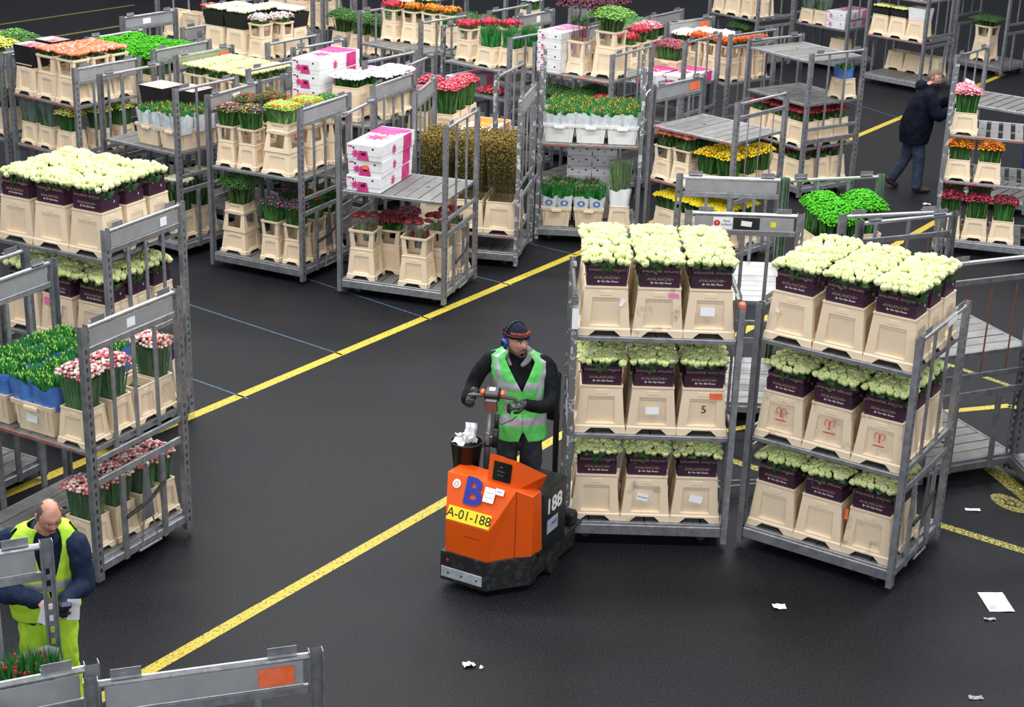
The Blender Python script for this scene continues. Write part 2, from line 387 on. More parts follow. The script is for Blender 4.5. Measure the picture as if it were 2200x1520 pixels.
for a, b, t in [((-3.9, 17.6), (-1.8, 16.02), 'thin blue line left of the magenta box trolley'), ((-3.9, 15.7), (-2.6, 14.75), 'short thin blue line beside the left rose trolley'),
                ((-2.9, 18.85), (-.92, 17.2), 'thin blue line under the magenta box trolley'), ((-1.1, 19.25), (-.02, 18.5), 'thin blue line right of the magenta box trolley'),
                ((-.6, 20.8), (.8, 19.8), 'thin blue line ending at the middle yellow line'), ((5.0, 31.6), (7.0, 28.15), 'thin blue line beside the man in the navy parka')]:
    strip('painted_line', [a, b], .024, 'line_blue', label=t)
bl = MB(); bl.lathe([(0, .002), (.16, .002)], 'line_yellow_old', 20)
o = obj('painted_line', bl.mesh('spot'), loc=(4.44, 12.91, 0), scale=(.75, 1.3, 1), rot=(0, 0, .5), label='worn yellow painted floor number spot', kind='structure')
text_on(o, '22', .16, 'ink', (0, 0, .004), (0, 0, -.6))

# ------------------------------------------------------------------ trolleys
TL, TW = 1.30, 1.043
_mc = {}
def cached(key, fn):
    if key not in _mc: _mc[key] = fn()
    return _mc[key]
def post_mesh(ht, m, holes):
    def f():
        b = MB(); x0, x1, y0, y1, t = -.024, .024, -.034, .034, .004; zb = .045
        b.box(x0, x1, y0, y0+t, zb, ht, m); b.box(x0, x1, y1-t, y1, zb, ht, m)
        if not holes: b.box(-.022, -.018, y0+t, y1-t, zb, ht, m); b.box(.018, .022, y0+t, y1-t, zb, ht, m)
        else:
            p = .072; n = int((ht-.2)/p); hz0 = .12; hw = .011
            for X in (x0+.002,):
                for (ya, yb) in ((y0+t, -hw), (hw, y1-t)): b.add([(X, ya, zb), (X, yb, zb), (X, yb, ht), (X, ya, ht)], [(0, 1, 2, 3)], m)
                z = zb
                for i in range(n+1):
                    z2 = hz0 + i*p if i < n else ht
                    b.add([(X, -hw, z), (X, hw, z), (X, hw, z2), (X, -hw, z2)], [(0, 1, 2, 3)], m); z = z2+.036
        return b.mesh('post')
    return cached(('post', ht, m, holes), f)
def rod_mesh(key, fn): return cached(key, fn)
def slat_mesh(w, l, m, hole=False):
    def f():
        b = MB()
        if not hole: b.bbox(-w/2, w/2, -l/2, l/2, -.014, 0, m, .003)
        else:
            h = .045
            b.box(-w/2, w/2, -l/2, .02, -.014, 0, m); b.box(-w/2, w/2, .02+h*.8, l/2, -.014, 0, m)
            b.box(-w/2, -h/2, .02, .02+h*.8, -.014, 0, m); b.box(h/2, w/2, .02, .02+h*.8, -.014, 0, m)
        return b.mesh('slat')
    return cached(('slat', w, l, m, hole), f)
NT = {}
def trolley(key, x, y, yaw, label, shelves=(1.0, 1.83), ht=2.138, left='plate', right='plate', m='metal', post_m=None, slats='slat', nslat=8, gap=.012, edge=None, rodm='rod', wheels=True, group=None, deck=True, sticker=None, handle=None, cat='trolley'):
    post_m = post_m or m
    t = thing('flower_trolley', label, cat, (x, y, 0), yaw, group)
    NT[key] = (x, y, yaw, t)
    hx, hy = TL/2, TW/2
    # posts
    for sx in (-1, 1):
        for sy in (-1, 1):
            obj('post', post_mesh(ht, post_m if not (isinstance(post_m, dict)) else post_m.get((sx, sy), m), True), t, (sx*hx, sy*hy, 0), (0, 0, 0 if sx < 0 else PI))
    # base frame
    def bf():
        b = MB(); z0, z1 = .095, .185
        b.bbox(-hx+.02, hx-.02, -hy-.02, -hy+.02, z0, z1, m); b.bbox(-hx+.02, hx-.02, hy-.02, hy+.02, z0, z1, m)
        b.bbox(-hx-.01, -hx+.03, -hy+.03, hy-.03, z0+.01, z1-.01, m); b.bbox(hx-.03, hx+.01, -hy+.03, hy-.03, z0+.01, z1-.01, m)
        b.box(-.03, .03, -hy+.02, hy-.02, z0, z1-.03, m); return b.mesh('base_frame')
    obj('base_frame', cached(('bf', m), bf), t)
    # casters
    if wheels:
        def wh():
            b = MB(); b.tube((0, -.017, .05), (0, .017, .05), .05, 'black', 14); b.tube((0, -.02, .05), (0, .02, .05), .018, 'metal', 8)
            b.box(-.02, .03, -.026, -.021, .04, .098, 'metal_dark'); b.box(-.02, .03, .021, .026, .04, .098, 'metal_dark'); b.box(-.035, .045, -.03, .03, .094, .1, 'metal_dark'); return b.mesh('caster')
        wm = cached('caster', wh)
        for sx in (-1, 1):
            for sy in (-1, 1): obj('caster', wm, t, (sx*(hx-.17), sy*(hy-.13), 0), (0, 0, random.uniform(-1, 1)))
    # gates
    def hbar(m_, r=.016, hh=.05):
        def f():
            b = MB(); b.bbox(-.012, .012, -hy+.034, hy-.034, -hh/2, hh/2, m_, .004); return b.mesh('cross_rail')
        return cached(('hbar', m_, hh), f)
    def toprail():
        b = MB(); b.tube((0, -hy+.034, 0), (0, hy-.034, 0), .019, 'metal_top', 10); return b.mesh('top_rail')
    def tab():
        b = MB(); b.box(-.03, .005, -.07, .07, .016, .020, 'metal'); b.box(.002, .006, -.07, .07, .0, .055, 'metal'); return b.mesh('hook_tab')
    def vbar(l, m_, w=.034, d=.020):
        def f():
            b = MB(); b.bbox(-d/2, d/2, -w/2, w/2, 0, l, m_, .003); return b.mesh('bar')
        return cached(('vb', round(l, 3), m_, w), f)
    def rod(l):
        def f():
            b = MB(); b.tube((0, 0, 0), (0, 0, l), .008, rodm, 6); return b.mesh('rod')
        return cached(('rod', round(l, 3), rodm), f)
    for sx, st in ((-1, left), (1, right)):
        if st is None: continue
        X = sx*hx
        if st != 'none_top':
            obj('top_rail', cached('toprail', toprail), t, (X, 0, ht-.03))
            for yy in (-hy+.16, hy-.16): obj('hook_tab', cached('tab', tab), t, (X, yy, ht-.02), (0, 0, 0 if sx > 0 else PI))
        top = ht-.045
        if st.startswith('plate') or st == 'rods' or st == 'pale':
            obj('cross_rail', hbar(m), t, (X, 0, 1.93)); 
            if st != 'rods':
                pm = 'plate_green' if st == 'plate_green' else 'plate'
                def pf(pm=pm):
                    b = MB(); b.bbox(-.004, .004, -hy+.06, hy-.06, 1.958, 2.085, pm, .003); return b.mesh('name_plate')
                obj('name_plate', cached(('plate', pm), pf), t, (X+.004*sx, 0, 0))
            top = 1.905
        if st == 'rods':
            for yy in (-.27, 0, .27): obj('bar', rod(1.905-1.065), t, (X, yy, 1.065))
        else:
            ys = (-.24, 0, .24) if st.startswith('plate') or st == 'three' else (-.17, .17)
            for yy in ys: obj('bar', vbar(top-1.065, m), t, (X, yy, 1.065))
        obj('cross_rail', hbar(m), t, (X, 0, 1.04)); obj('cross_rail', hbar(m, hh=.06), t, (X, 0, .86))
        for yy in (-.215, .245): obj('bar', vbar(.86-.03-.10, m, .05, .028), t, (X+.004*sx, yy, .10))
    # tow handle
    if handle is not None:
        X = handle*(hx+.03)
        def th():
            b = MB(); b.add([(0, -.075, .02), (0, .075, .02), (0, .018, .52), (0, -.018, .52), (.006, -.075, .02), (.006, .075, .02), (.006, .018, .52), (.006, -.018, .52)], [(0, 1, 2, 3), (7, 6, 5, 4), (0, 4, 5, 1), (1, 5, 6, 2), (2, 6, 7, 3), (3, 7, 4, 0)], 'metal_dark')
            b.tube((.003, -.05, .03), (.003, -.09, -.22), .007, 'metal_top'); b.tube((.003, .05, .03), (.003, .11, -.22), .007, 'metal_top'); b.tube((.003, -.12, -.22), (.003, .14, -.22), .01, 'metal'); b.tube((0, 0, .49), (.03, 0, .51), .012, 'metal_top'); return b.mesh('tow_handle')
        h = obj('tow_handle', cached('tow', th), t, (X, .02, .34))
        def st_():
            b = MB(); b.path([(0, -.22, .0), (.012, -.08, .03), (.012, .08, .07), (0, .23, .13)], .017, 'black', 6); return b.mesh('rubber_strap')
        obj('rubber_strap', cached('strap', st_), t, (X-.01*handle, .02, .46))
    # shelves
    zs = ([.2] if deck else []) + list(shelves)
    for zi, z in enumerate(zs):
        sl = slats
        L_ = TL-.05; W_ = TW+.0
        def sf(L_=L_, W_=W_, zi=zi, edge=edge):
            b = MB(); e = .034; mm = 'metal_dark'
            b.bbox(-L_/2, L_/2, -W_/2-.005, -W_/2+.03, -e, .003, m, .004); b.bbox(-L_/2, L_/2, W_/2-.03, W_/2+.005, -e, .003, m, .004)
            b.box(-L_/2, -L_/2+.02, -W_/2, W_/2, -e, -.002, m); b.box(L_/2-.02, L_/2, -W_/2, W_/2, -e, -.002, m)
            b.box(-L_/2, L_/2, -.02, .02, -e, -.016, mm)
            if edge == 'orange' and zi > 0: b.box(-L_/2+.01, L_/2-.01, -W_/2-.007, -W_/2-.004, -.016, -.002, 'orange_tape')
            return b.mesh('shelf')
        s = obj('shelf', cached(('sf', m, edge, zi > 0), sf), t, (0, 0, z))
        w = (L_-.02)/nslat
        for i in range(nslat):
            xx = -L_/2+.01+w*(i+.5)
            obj('slat', slat_mesh(round(w-gap, 4), W_-.06, sl, i in (2, nslat-3) and nslat > 5), s, (xx, 0, .001-random.random()*.002))
    return t
def on(key, lx, ly, z=0, rz=0.):
    x, y, a, t = NT[key]
    return (x+lx*math.cos(a)-ly*math.sin(a), y+lx*math.sin(a)+ly*math.cos(a), z), a+rz

# ------------------------------------------------------------------ containers
def bucket_mesh(w, d, h, m='cream', flare=.82, foot=True, inner=True):
    """moulded flower bucket: recessed panel and arch foot on all four sides, open top"""
    def f():
        b = MB(); tw, td = w*flare, d*flare
        def side(W0, W1, D0, D1, R):
            # outer face at -y ; bottom half-width W0/2, top W1/2 ; face distance D0/2 (bottom) D1/2 (top)
            def P(u, z, inn=0.):
                t = z/h; W = W0+(W1-W0)*t; D = D0+(D1-D0)*t
                return R @ Vector((u*W/2, -(D/2-inn), z))
            fz, pz0, pz1 = .11*h, .19*h, .77*h; c = .62
            rows = [0, fz, pz0, pz1, h]
            # corner strips
            for s_ in (-1, 1):
                for z0, z1 in zip(rows[:-1], rows[1:]):
                    c0 = c if z0 > 0 else c
                    q = [P(s_*1, z0), P(s_*c, z0), P(s_*c, z1), P(s_*1, z1)]
                    b.add(q, [(0, 1, 2, 3)] if s_ < 0 else [(3, 2, 1, 0)], m)
            # centre above arch
            b.add([P(-c, 0), P(-c, fz), P(-.38, fz)], [(0, 1, 2)], m) if foot else None
            b.add([P(c, 0), P(.38, fz), P(c, fz)], [(0, 1, 2)], m) if foot else None
            if not foot: b.add([P(-c, 0), P(c, 0), P(c, fz), P(-c, fz)], [(0, 1, 2, 3)], m)
            b.add([P(-c, fz), P(c, fz), P(c, pz0), P(-c, pz0)], [(0, 1, 2, 3)], m)
            b.add([P(-c, pz1), P(c, pz1), P(c, h), P(-c, h)], [(0, 1, 2, 3)], m)
            # recess
            i_ = .010; i2 = .030*h/.4; q = [P(-c, pz0), P(c, pz0), P(c, pz1), P(-c, pz1)]; r_ = [P(-c*.97, pz0+.006, i2), P(c*.97, pz0+.006, i2), P(c*.96, pz1-.008, i_), P(-c*.96, pz1-.008, i_)]
            b.add(q+r_, [(0, 1, 5, 4), (1, 2, 6, 5), (2, 3, 7, 6), (3, 0, 4, 7), (4, 5, 6, 7)], m)
            # raised maker's field above the panel
            q = [P(-.27, .82*h, -.002), P(.27, .82*h, -.002), P(.27, .90*h, -.002), P(-.27, .90*h, -.002)]; r_ = [P(-.29, .81*h), P(.29, .81*h), P(.29, .91*h), P(-.29, .91*h)]
            b.add(r_+q, [(0, 1, 5, 4), (1, 2, 6, 5), (2, 3, 7, 6), (3, 0, 4, 7), (4, 5, 6, 7)], m)
            # foot ring step
            k_ = .010; q = [P(-1.03, 0, -k_), P(-c, 0, -k_), P(-.38, fz*.98, -k_), P(.38, fz*.98, -k_), P(c, 0, -k_), P(1.03, 0, -k_), P(1.03, pz0*.72, -k_), P(-1.03, pz0*.72, -k_)]
            q2 = [P(-1.0, pz0*.85), P(1.0, pz0*.85)]
            b.add(q, [(0, 1, 2, 7), (2, 3, 6, 7), (3, 4, 5, 6)], m); b.add([q[7], q[6], q2[1], q2[0]], [(0, 1, 2, 3)], m)
            # inside wall + rim
            if inner:
                t_ = .007; q = [P(-1, h), P(1, h), P(1-.05, h, t_), P(-1+.05, h, t_), P(.93, h*.72, t_), P(-.93, h*.72, t_)]
                b.add(q, [(0, 1, 2, 3), (3, 2, 4, 5)], m)
                lip = [P(-1.03, h*.965, -.005), P(1.03, h*.965, -.005), P(1.03, h, -.005), P(-1.03, h, -.005), P(-1.0, h*.955), P(1.0, h*.955), P(1, h), P(-1, h)]
                b.add(lip, [(0, 1, 2, 3), (4, 5, 1, 0), (3, 2, 6, 7)], m)
            # back of arch: dark under side
        for k_ in range(4):
            R = Matrix.Rotation(k_*PI/2, 3, 'Z')
            if k_ % 2 == 0: side(w, tw, d, td, R)
            else: side(d, td, w, tw, R)
        if inner: b.add([(-tw/2*.95, -td/2*.95, h*.74), (tw/2*.95, -td/2*.95, h*.74), (tw/2*.95, td/2*.95, h*.74), (-tw/2*.95, td/2*.95, h*.74)], [(0, 1, 2, 3)], 'water')
        e = .10*h; b.add([(-w/2*.93, -d/2*.93, e), (w/2*.93, -d/2*.93, e), (w/2*.93, d/2*.93, e), (-w/2*.93, d/2*.93, e)], [(3, 2, 1, 0)], m)
        return b.mesh('bucket')
    return cached(('bucket', round(w, 3), round(d, 3), h, m, flare, foot, inner), f)
def riser_mesh(w, d, h, m='cream', flare=1.10):
    """windowed collar standing on a bucket; widens upwards"""
    def f():
        b = MB()
        def side(W0, D0, R):
            def P(u, z, inn=0.):
                t = 1+(flare-1)*z/h; return R @ Vector((u*W0/2*t, -(D0/2*t-inn), z))
            for inn, fl_ in ((0, 0), (.006, 1)):
                def q4(a, b_, c_, d_): b.add([a, b_, c_, d_], [(0, 1, 2, 3)] if not fl_ else [(3, 2, 1, 0)], m)
                q4(P(-1, 0, inn), P(1, 0, inn), P(1, .22*h, inn), P(-1, .22*h, inn)); q4(P(-1, .86*h, inn), P(1, .86*h, inn), P(1, h, inn), P(-1, h, inn))
                for s_ in (-1, 1):
                    a, c_ = (-1, -.55) if s_ < 0 else (.55, 1)
                    if s_ < 0: q4(P(-1, .22*h, inn), P(-.55, .22*h, inn), P(-.68, .86*h, inn), P(-1, .86*h, inn))
                    else: q4(P(.55, .22*h, inn), P(1, .22*h, inn), P(1, .86*h, inn), P(.68, .86*h, inn))
            q = [P(-1.05, .9*h, -.008), P(1.05, .9*h, -.008), P(1.05, h, -.008), P(-1.05, h, -.008), P(-1, h, .006), P(1, h, .006), P(-1, .88*h), P(1, .88*h)]
            b.add(q, [(0, 1, 2, 3), (3, 2, 5, 4), (6, 7, 1, 0)], m)
        for k_ in range(4):
            R = Matrix.Rotation(k_*PI/2, 3, 'Z')
            side(*((w, d) if k_ % 2 == 0 else (d, w)), R)
        return b.mesh('riser')
    return cached(('riser', round(w, 3), round(d, 3), h, m, flare), f)
def crate_mesh(w, d, h, m='cream'):
    def f():
        b = MB(); k0 = .86
        def ring(k_, z, o_=0): return [(-w/2*k_-o_, -d/2*k_-o_, z), (w/2*k_+o_, -d/2*k_-o_, z), (w/2*k_+o_, d/2*k_+o_, z), (-w/2*k_-o_, d/2*k_+o_, z)]
        rs = [ring(k0, 0), ring(.965, h*.86), ring(.965, h*.86, .012), ring(.975, h, .014), ring(.975, h, -.004), ring(.93, h*.6, -.004)]
        vs = sum(rs, []); fs = []
        for i in range(len(rs)-1):
            for k_ in range(4): q = (k_+1) % 4; fs.append((i*4+k_, i*4+q, (i+1)*4+q, (i+1)*4+k_))
        fs.append((3, 2, 1, 0)); n_ = len(rs)-1; fs.append((n_*4, n_*4+1, n_*4+2, n_*4+3)); b.add(vs, fs, m)
        # handle lips on the short ends and ribs
        for s_ in (-1, 1):
            y = s_*(d/2*.97+.012)
            b.bbox(-w*.17, w*.17, min(y, y+s_*.02), max(y, y+s_*.02), h*.78, h*.92, m, .006)
            for xx in (-.36, .36): b.box(w*xx-.004, w*xx+.004, min(y-s_*.012, y), max(y-s_*.012, y), h*.25, h*.86, m)
        for s_ in (-1, 1):
            x = s_*(w/2*.965)
            for yy in (-.35, 0, .35): b.box(min(x, x+s_*.006), max(x, x+s_*.006), d*yy-.005, d*yy+.005, h*.3, h*.86, m)
        return b.mesh('crate')
    return cached(('crate', w, d, h, m), f)
def collar_mesh(w, d, z0, z1, m, flare=1.0, inner=None, n=1):
    def f():
        b = MB(); im = inner or m
        def ring(z, k_, o_): return [(-w/2*k_-o_, -d/2*k_-o_, z), (w/2*k_+o_, -d/2*k_-o_, z), (w/2*k_+o_, d/2*k_+o_, z), (-w/2*k_-o_, d/2*k_+o_, z)]
        o0, o1 = ring(z0, 1, 0), ring(z1, flare, 0); i1, i0 = ring(z1, flare, -.003), ring(z0, 1, -.003)
        b.add(o0+o1, [(k_, (k_+1) % 4, 4+(k_+1) % 4, 4+k_) for k_ in range(4)], m)
        b.add(o1+i1, [(k_, (k_+1) % 4, 4+(k_+1) % 4, 4+k_) for k_ in range(4)], im)
        b.add(i1+i0, [(k_, (k_+1) % 4, 4+(k_+1) % 4, 4+k_) for k_ in range(4)], im)
        return b.mesh('collar')
    return cached(('collar', w, d, z0, z1, m, flare, inner), f)
def paper_wrap(w, d, z0, z1, m, seed=0, flare=1.12, wav=.012, thick=True):
    """loose film or paper wrap: wavy rounded-rectangle sleeve"""
    def f():
        r = random.Random(seed); b = MB(); n = 28; rows = 5; vs = []
        ph = [r.uniform(0, 6) for _ in range(4)]
        for j in range(rows):
            t = j/(rows-1); z = z0+(z1-z0)*t; k_ = 1+(flare-1)*t
            for i in range(n):
                a = 2*PI*i/n; c, s_ = math.cos(a), math.sin(a); q = 1/max(abs(c), abs(s_))**.8
                wv = wav*(.3+t)*(math.sin(7*a+ph[0])+.6*math.sin(11*a+ph[1]+3*t))
                vs.append((c*q*w/2*k_+c*wv, s_*q*d/2*k_+s_*wv, z+(.02*math.sin(3*a+ph[2])+.012*math.sin(8*a+ph[3]))*(j == rows-1)))
        fs = [(j*n+i, j*n+(i+1) % n, (j+1)*n+(i+1) % n, (j+1)*n+i) for j in range(rows-1) for i in range(n)]
        b.add(vs, fs, m); return b.mesh('wrap', True)
    return cached(('wrap', w, d, z0, z1, m, seed, flare, wav), f)

# ------------------------------------------------------------------ bunches
def rpts(w, d, sp, rs, jit=.28):
    P_ = []; nx = max(1, round(w/sp)); ny = max(1, round(d/(sp*.88)))
    for j in range(ny):
        for i in range(nx):
            x = -w/2+w*(i+.5+(.25 if j % 2 else -.25))/nx; y = -d/2+d*(j+.5)/ny
            P_.append((x+rs.uniform(-jit, jit)*sp, y+rs.uniform(-jit, jit)*sp))
    return P_
def heads_mesh(w, d, z0, z1, sp, r, proto, mats, seed, dome=.3, probs=None, squash=1., dots=None, layers=1, tilt=.35, spread=1.0, dotmat='ink'):
    def f():
        rs = np.random.RandomState(seed); pts = rpts(w, d, sp, rs); T = []; mn = []; T2 = []
        for L_ in range(layers):
            for (x, y) in pts:
                e = max(abs(x)/(w/2), abs(y)/(d/2)); k_ = 1-dome*e*e
                z = z0+(z1-z0)*(k_ if layers == 1 else k_*(1-.5*L_/max(1, layers-1))*1.0)+rs.uniform(-.25, .25)*(z1-z0)*.5
                if layers > 1 and L_ > 0 and e < .55: continue
                s_ = r*rs.uniform(.82, 1.15); out = spread+.06*L_
                tl = (-tilt*y/(d/2)*-1*-1+rs.uniform(-.25, .25), tilt*x/(w/2)+rs.uniform(-.25, .25))
                T.append(TR((x*out, y*out, z), (s_, s_, s_*squash), rs.uniform(0, 6), tl)); T2.append(TR((x*out, y*out, z), (s_, s_, s_), 0, tl))
                mn.append(mats[rs.choice(len(mats), p=probs)])
        parts = [(proto[0], proto[1], np.array(T), mn)]
        if dots: parts.append((P_DOT[0], P_DOT[1], np.array(T2), dots))
        return merge('flower_heads', parts)
    return cached(('heads', w, d, z0, z1, sp, r, id(proto), tuple(mats), seed, dome, layers, squash, dots), f)
def foliage_mesh(w, d, z0, z1, n, mats, seed, proto=None, size=.1, kind='leaf', flare=1.1):
    """kind leaf: leaves around the rim; stems: upright stems from z0 to z1"""
    def f():
        rs = np.random.RandomState(seed); T = []; mn = []
        pr = proto or (P_LEAF if kind == 'leaf' else P_BLADE)
        for i in range(n):
            if kind == 'leaf':
                a = rs.uniform(0, 2*PI); q = 1/max(abs(math.cos(a)), abs(math.sin(a))); k_ = rs.uniform(.55, 1.0)*q
                x, y = math.cos(a)*w/2*k_, math.sin(a)*d/2*k_; z = rs.uniform(z0, z1)
                T.append(TR((x, y, z), size*rs.uniform(.7, 1.2), a+PI/2*-1*-1+PI/2*0+rs.uniform(-.6, .6), (rs.uniform(-.9, .9), rs.uniform(-.9, .9))))
            else:
                x, y = rs.uniform(-w/2, w/2), rs.uniform(-d/2, d/2); h_ = (z1-z0)*rs.uniform(.75, 1.08); fl_ = (flare-1)
                lean = (-y*fl_/max(z1-z0, .05)+rs.uniform(-.08, .08), x*fl_/max(z1-z0, .05)+rs.uniform(-.08, .08))
                T.append(TR((x, y, z0), (size, size, h_), rs.uniform(0, 6.28), lean))
            mn.append(mats[rs.randint(len(mats))])
        return merge('foliage', [(pr[0], pr[1], np.array(T), mn)])
    return cached(('fol', w, d, z0, z1, n, tuple(mats), seed, id(proto), size, kind, flare), f)
def rose_single():
    return cached('rose1', lambda: merge('rose_head', [(P_ROSE[0], P_ROSE[1], np.array([TR((0, 0, 0), 1)]), 'rose')]))
def rose_single_b():
    return cached('rose2', lambda: merge('rose_head', [(P_ROSE[0], P_ROSE[1], np.array([TR((0, 0, 0), 1)]), 'rose_b')]))
SEED = [0]
def bunch(kind, label, loc, rz, w=.30, d=.25, z=0., h=.3, cat='flowers', group=None, v=None):
    """a bundle of flowers standing in its container; z = rim height above loc, h = visible height"""
    SEED[0] += 1; sd = SEED[0] % 3 if v is None else v
    t = thing('flower_bunch', label, cat, loc, rz, group); z0 = z
    if kind == 'rose':        # carton sleeve, leaves, single rose heads
        t.name = 'rose_bunch'
        c = obj('carton_sleeve', collar_mesh(w, d, z-.03, z+.105, 'sleeve', 1.04), t)
        c2 = obj('inner_carton', collar_mesh(w*.94, d*.92, z+.05, z+.165, 'sleeve', 1.08), t)
        f_ = -d/2-.004
        text_on(c, 'AVALANCHE+', .0325, 'gold', (0, f_-.003, z+.072), (PI/2+.03, 0, 0)); text_on(c, 'By Van Rijn Roses', .0225, 'white', (.005, f_-.002, z+.043), (PI/2+.03, 0, -.0), shear=.35)
        text_on(c2, 'AVALANCHE  AVALANC', .0265, 'gold', (0, -d/2*.92*1.05-.006, z+.135), (PI/2+.1, 0, 0))
        text_on(c, '0', .034, 'white', (w/2+.008, .05, z+.07), (PI/2, 0, PI/2), name='side_mark')
        obj('foliage', foliage_mesh(w, d, z+.10, z+.185, 100, ['leaf'], sd, size=.070), t, kind='stuff')
        rs = random.Random(SEED[0]); r1, r2 = rose_single(), rose_single_b()
        for (x, y) in rpts(w*1.20, d*1.26, .049, rs, .24):
            e = max(abs(x)/(w/2), abs(y)/(d/2)); zz = z+.265-.035*e*e+rs.uniform(-.014, .014)
            s_ = rs.uniform(.0245, .0315)
            o_ = obj('rose_head', r1 if rs.random() < .8 else r2, t, (x, y, zz), None, (s_, s_, s_*1.12)); o_.rotation_mode = 'ZYX'
            o_.rotation_euler = (-.45*y/(d/2)+rs.uniform(-.2, .2), .45*x/(w/2)+rs.uniform(-.2, .2), rs.uniform(0, 6))
        return t
    if kind == 'roses_box':   # roses in low sleeve, joined heads
        pass
    def H(*a, **k_): obj('flower_heads', heads_mesh(*a, seed=sd, **k_), t, kind='stuff')
    def F(*a, **k_): obj('foliage', foliage_mesh(*a, seed=sd, **k_), t, kind='stuff')
    if kind in ('lime_rose', 'coral_rose', 'cream_rose', 'red_rose', 'peach_rose', 'redpink_rose'):
        ms = {'lime_rose': ['lime'], 'coral_rose': ['coral', 'pink_l'], 'cream_rose': ['cream_p', 'lime'], 'red_rose': ['darkred', 'red'], 'peach_rose': ['pink_l', 'pinkw'], 'redpink_rose': ['pink', 'red']}[kind]
        pr = [.8, .2] if len(ms) == 2 and kind != 'lime_rose' else None
        H(w*1.1, d*1.12, z+h-.06, z+h-.02, .037, .022, P_ROSE, ms, probs=pr, dome=.4)
        F(w*.9, d*.9, z-.02, z+h-.06, 60, ['leaf', 'green_mid'], kind='stems', size=.14, flare=1.1)
    elif kind in ('pom_white', 'pom_yellow', 'pom_red', 'pom_orange', 'pom_cream', 'pom_darkred', 'pom_green', 'pom_orange_red'):
        ms = {'pom_white': ['white_p'], 'pom_yellow': ['yellow'], 'pom_red': ['red', 'magenta'], 'pom_orange': ['orange', 'yellow_o'], 'pom_cream': ['cream_p', 'white_p'], 'pom_darkred': ['darkred'], 'pom_green': ['mum_green'], 'pom_orange_red': ['orange_red', 'orange']}[kind]
        rr, sp = {'pom_green': (.0125, .0190), 'pom_yellow': (.0150, .0235), 'pom_white': (.0155, .024)}.get(kind, (.030, .044))
        H(w*1.25, d*1.25, z+h-(.10 if kind != 'pom_green' else .20), z+h-.02, sp, rr, P_POM, ms, layers=3, dome=.55, tilt=.7)
        F(w*.9, d*.9, z-.02, z+h-.05, 110, ['leaf', 'green'], kind='stems', size=.16, flare=1.25)
    elif kind.startswith('gerb_'):
        ms = {'gerb_orange': ['orange'], 'gerb_red': ['magenta', 'red'], 'gerb_pink': ['pinkw'], 'gerb_orange_red': ['orange_red']}[kind]
        H(w*1.25, d*1.25, z+h-.09, z+h-.02, .075, .047, P_GERB, ms, dome=.5, dots='ink' if kind != 'gerb_orange' else 'darkred', tilt=.8, layers=2)
        F(w*.8, d*.8, z-.02, z+h-.04, 70, ['green_mid', 'green'], kind='stems', size=.10, flare=1.2)
    elif kind.startswith('spray_'):
        ms = {'spray_pink': ['pink', 'pink_l', 'pinkw'], 'spray_carn': ['magenta', 'red', 'pink'], 'spray_mix': ['red', 'blue', 'violet', 'yellow_o', 'green', 'green', 'leaf'], 'spray_dark': ['blue', 'violet', 'pink', 'leaf', 'leaf', 'leaf'], 'spray_yellow': ['yellow_o', 'yellow'], 'spray_orange': ['orange', 'yellow_o', 'orange_red'], 'spray_dred': ['darkred', 'magenta'], 'spray_white': ['white_p', 'green'], 'spray_redgreen': ['red', 'green', 'leaf'], 'spray_alst': ['fern', 'yellow_o', 'lime'], 'spray_heath': ['violet', 'magenta', 'green_mid'], 'spray_pinkl': ['pink_l', 'pink', 'carton_rose']}[kind]
        rr, sp = (.0165, .029) if kind not in ('spray_mix', 'spray_dark', 'spray_redgreen') else (.0095, .0205)
        H(w*1.22, d*1.22, z+h-.12, z+h-.02, sp, rr, P_POM, ms, layers=2, dome=.5, squash=1.1)
        F(w*.80, d*.80, z-.02, z+h-.04, 420, ['green', 'green', 'green_mid', 'leaf'], kind='stems', size=.16, flare=1.32, proto=P_GRASS)
        if kind == 'spray_pink': obj('clear_sleeve', paper_wrap(w*.95, d*.95, z-.02, z+h*.72, 'clear', sd, 1.4, .008), t)
    elif kind.startswith('tulip_'):
        wm = {'tulip_white': 'whitewrap', 'tulip_blue': 'bluewrap', 'tulip_whiter': 'whitewrap', 'tulip_red': 'whitewrap', 'tulip_none': None}[kind]
        wh = h*(.42 if kind == 'tulip_whiter' else .80 if kind == 'tulip_red' else .70); lb = {'tulip_whiter': .18, 'tulip_none': .02, 'tulip_red': .15}.get(kind, .30)
        if wm: obj('wrap', paper_wrap(w*.93, d*.93, z-.03, z+wh, wm, sd, 1.16, .009), t)
        rs = np.random.RandomState(sd); n = int(w*d*7000); ws_ = w*.80; ds_ = d*.80
        T = []; T2 = []
        for i in range(n):
            x, y = rs.uniform(-ws_/2, ws_/2), rs.uniform(-ds_/2, ds_/2); hh = h*(.92-lb)*rs.uniform(.7, 1.1)
            T.append(TR((x, y, z+h*lb), (.10, .10, hh), rs.uniform(0, 6.3), (rs.uniform(-.2, .2), rs.uniform(-.2, .2))))
            if i % (14 if kind in ('tulip_white',) else 7) == 0: T2.append(TR((x, y, z+h*(lb+.04)+hh*rs.uniform(.62, .9)), (.007, .007, .017), 0, (rs.uniform(-.3, .3), rs.uniform(-.3, .3))))
        bud = {'tulip_blue': 'yellow_o', 'tulip_white': 'orange', 'tulip_whiter': 'pink', 'tulip_red': 'red', 'tulip_none': 'darkred'}[kind]
        def f(): return merge('tulip_leaves', [(P_BLADE[0], P_BLADE[1], np.array(T), 'tulip')])
        def g(): return merge('tulip_buds', [(P_ICO[0], P_ICO[1], np.array(T2), 'fern' if kind == 'tulip_blue' else bud)])
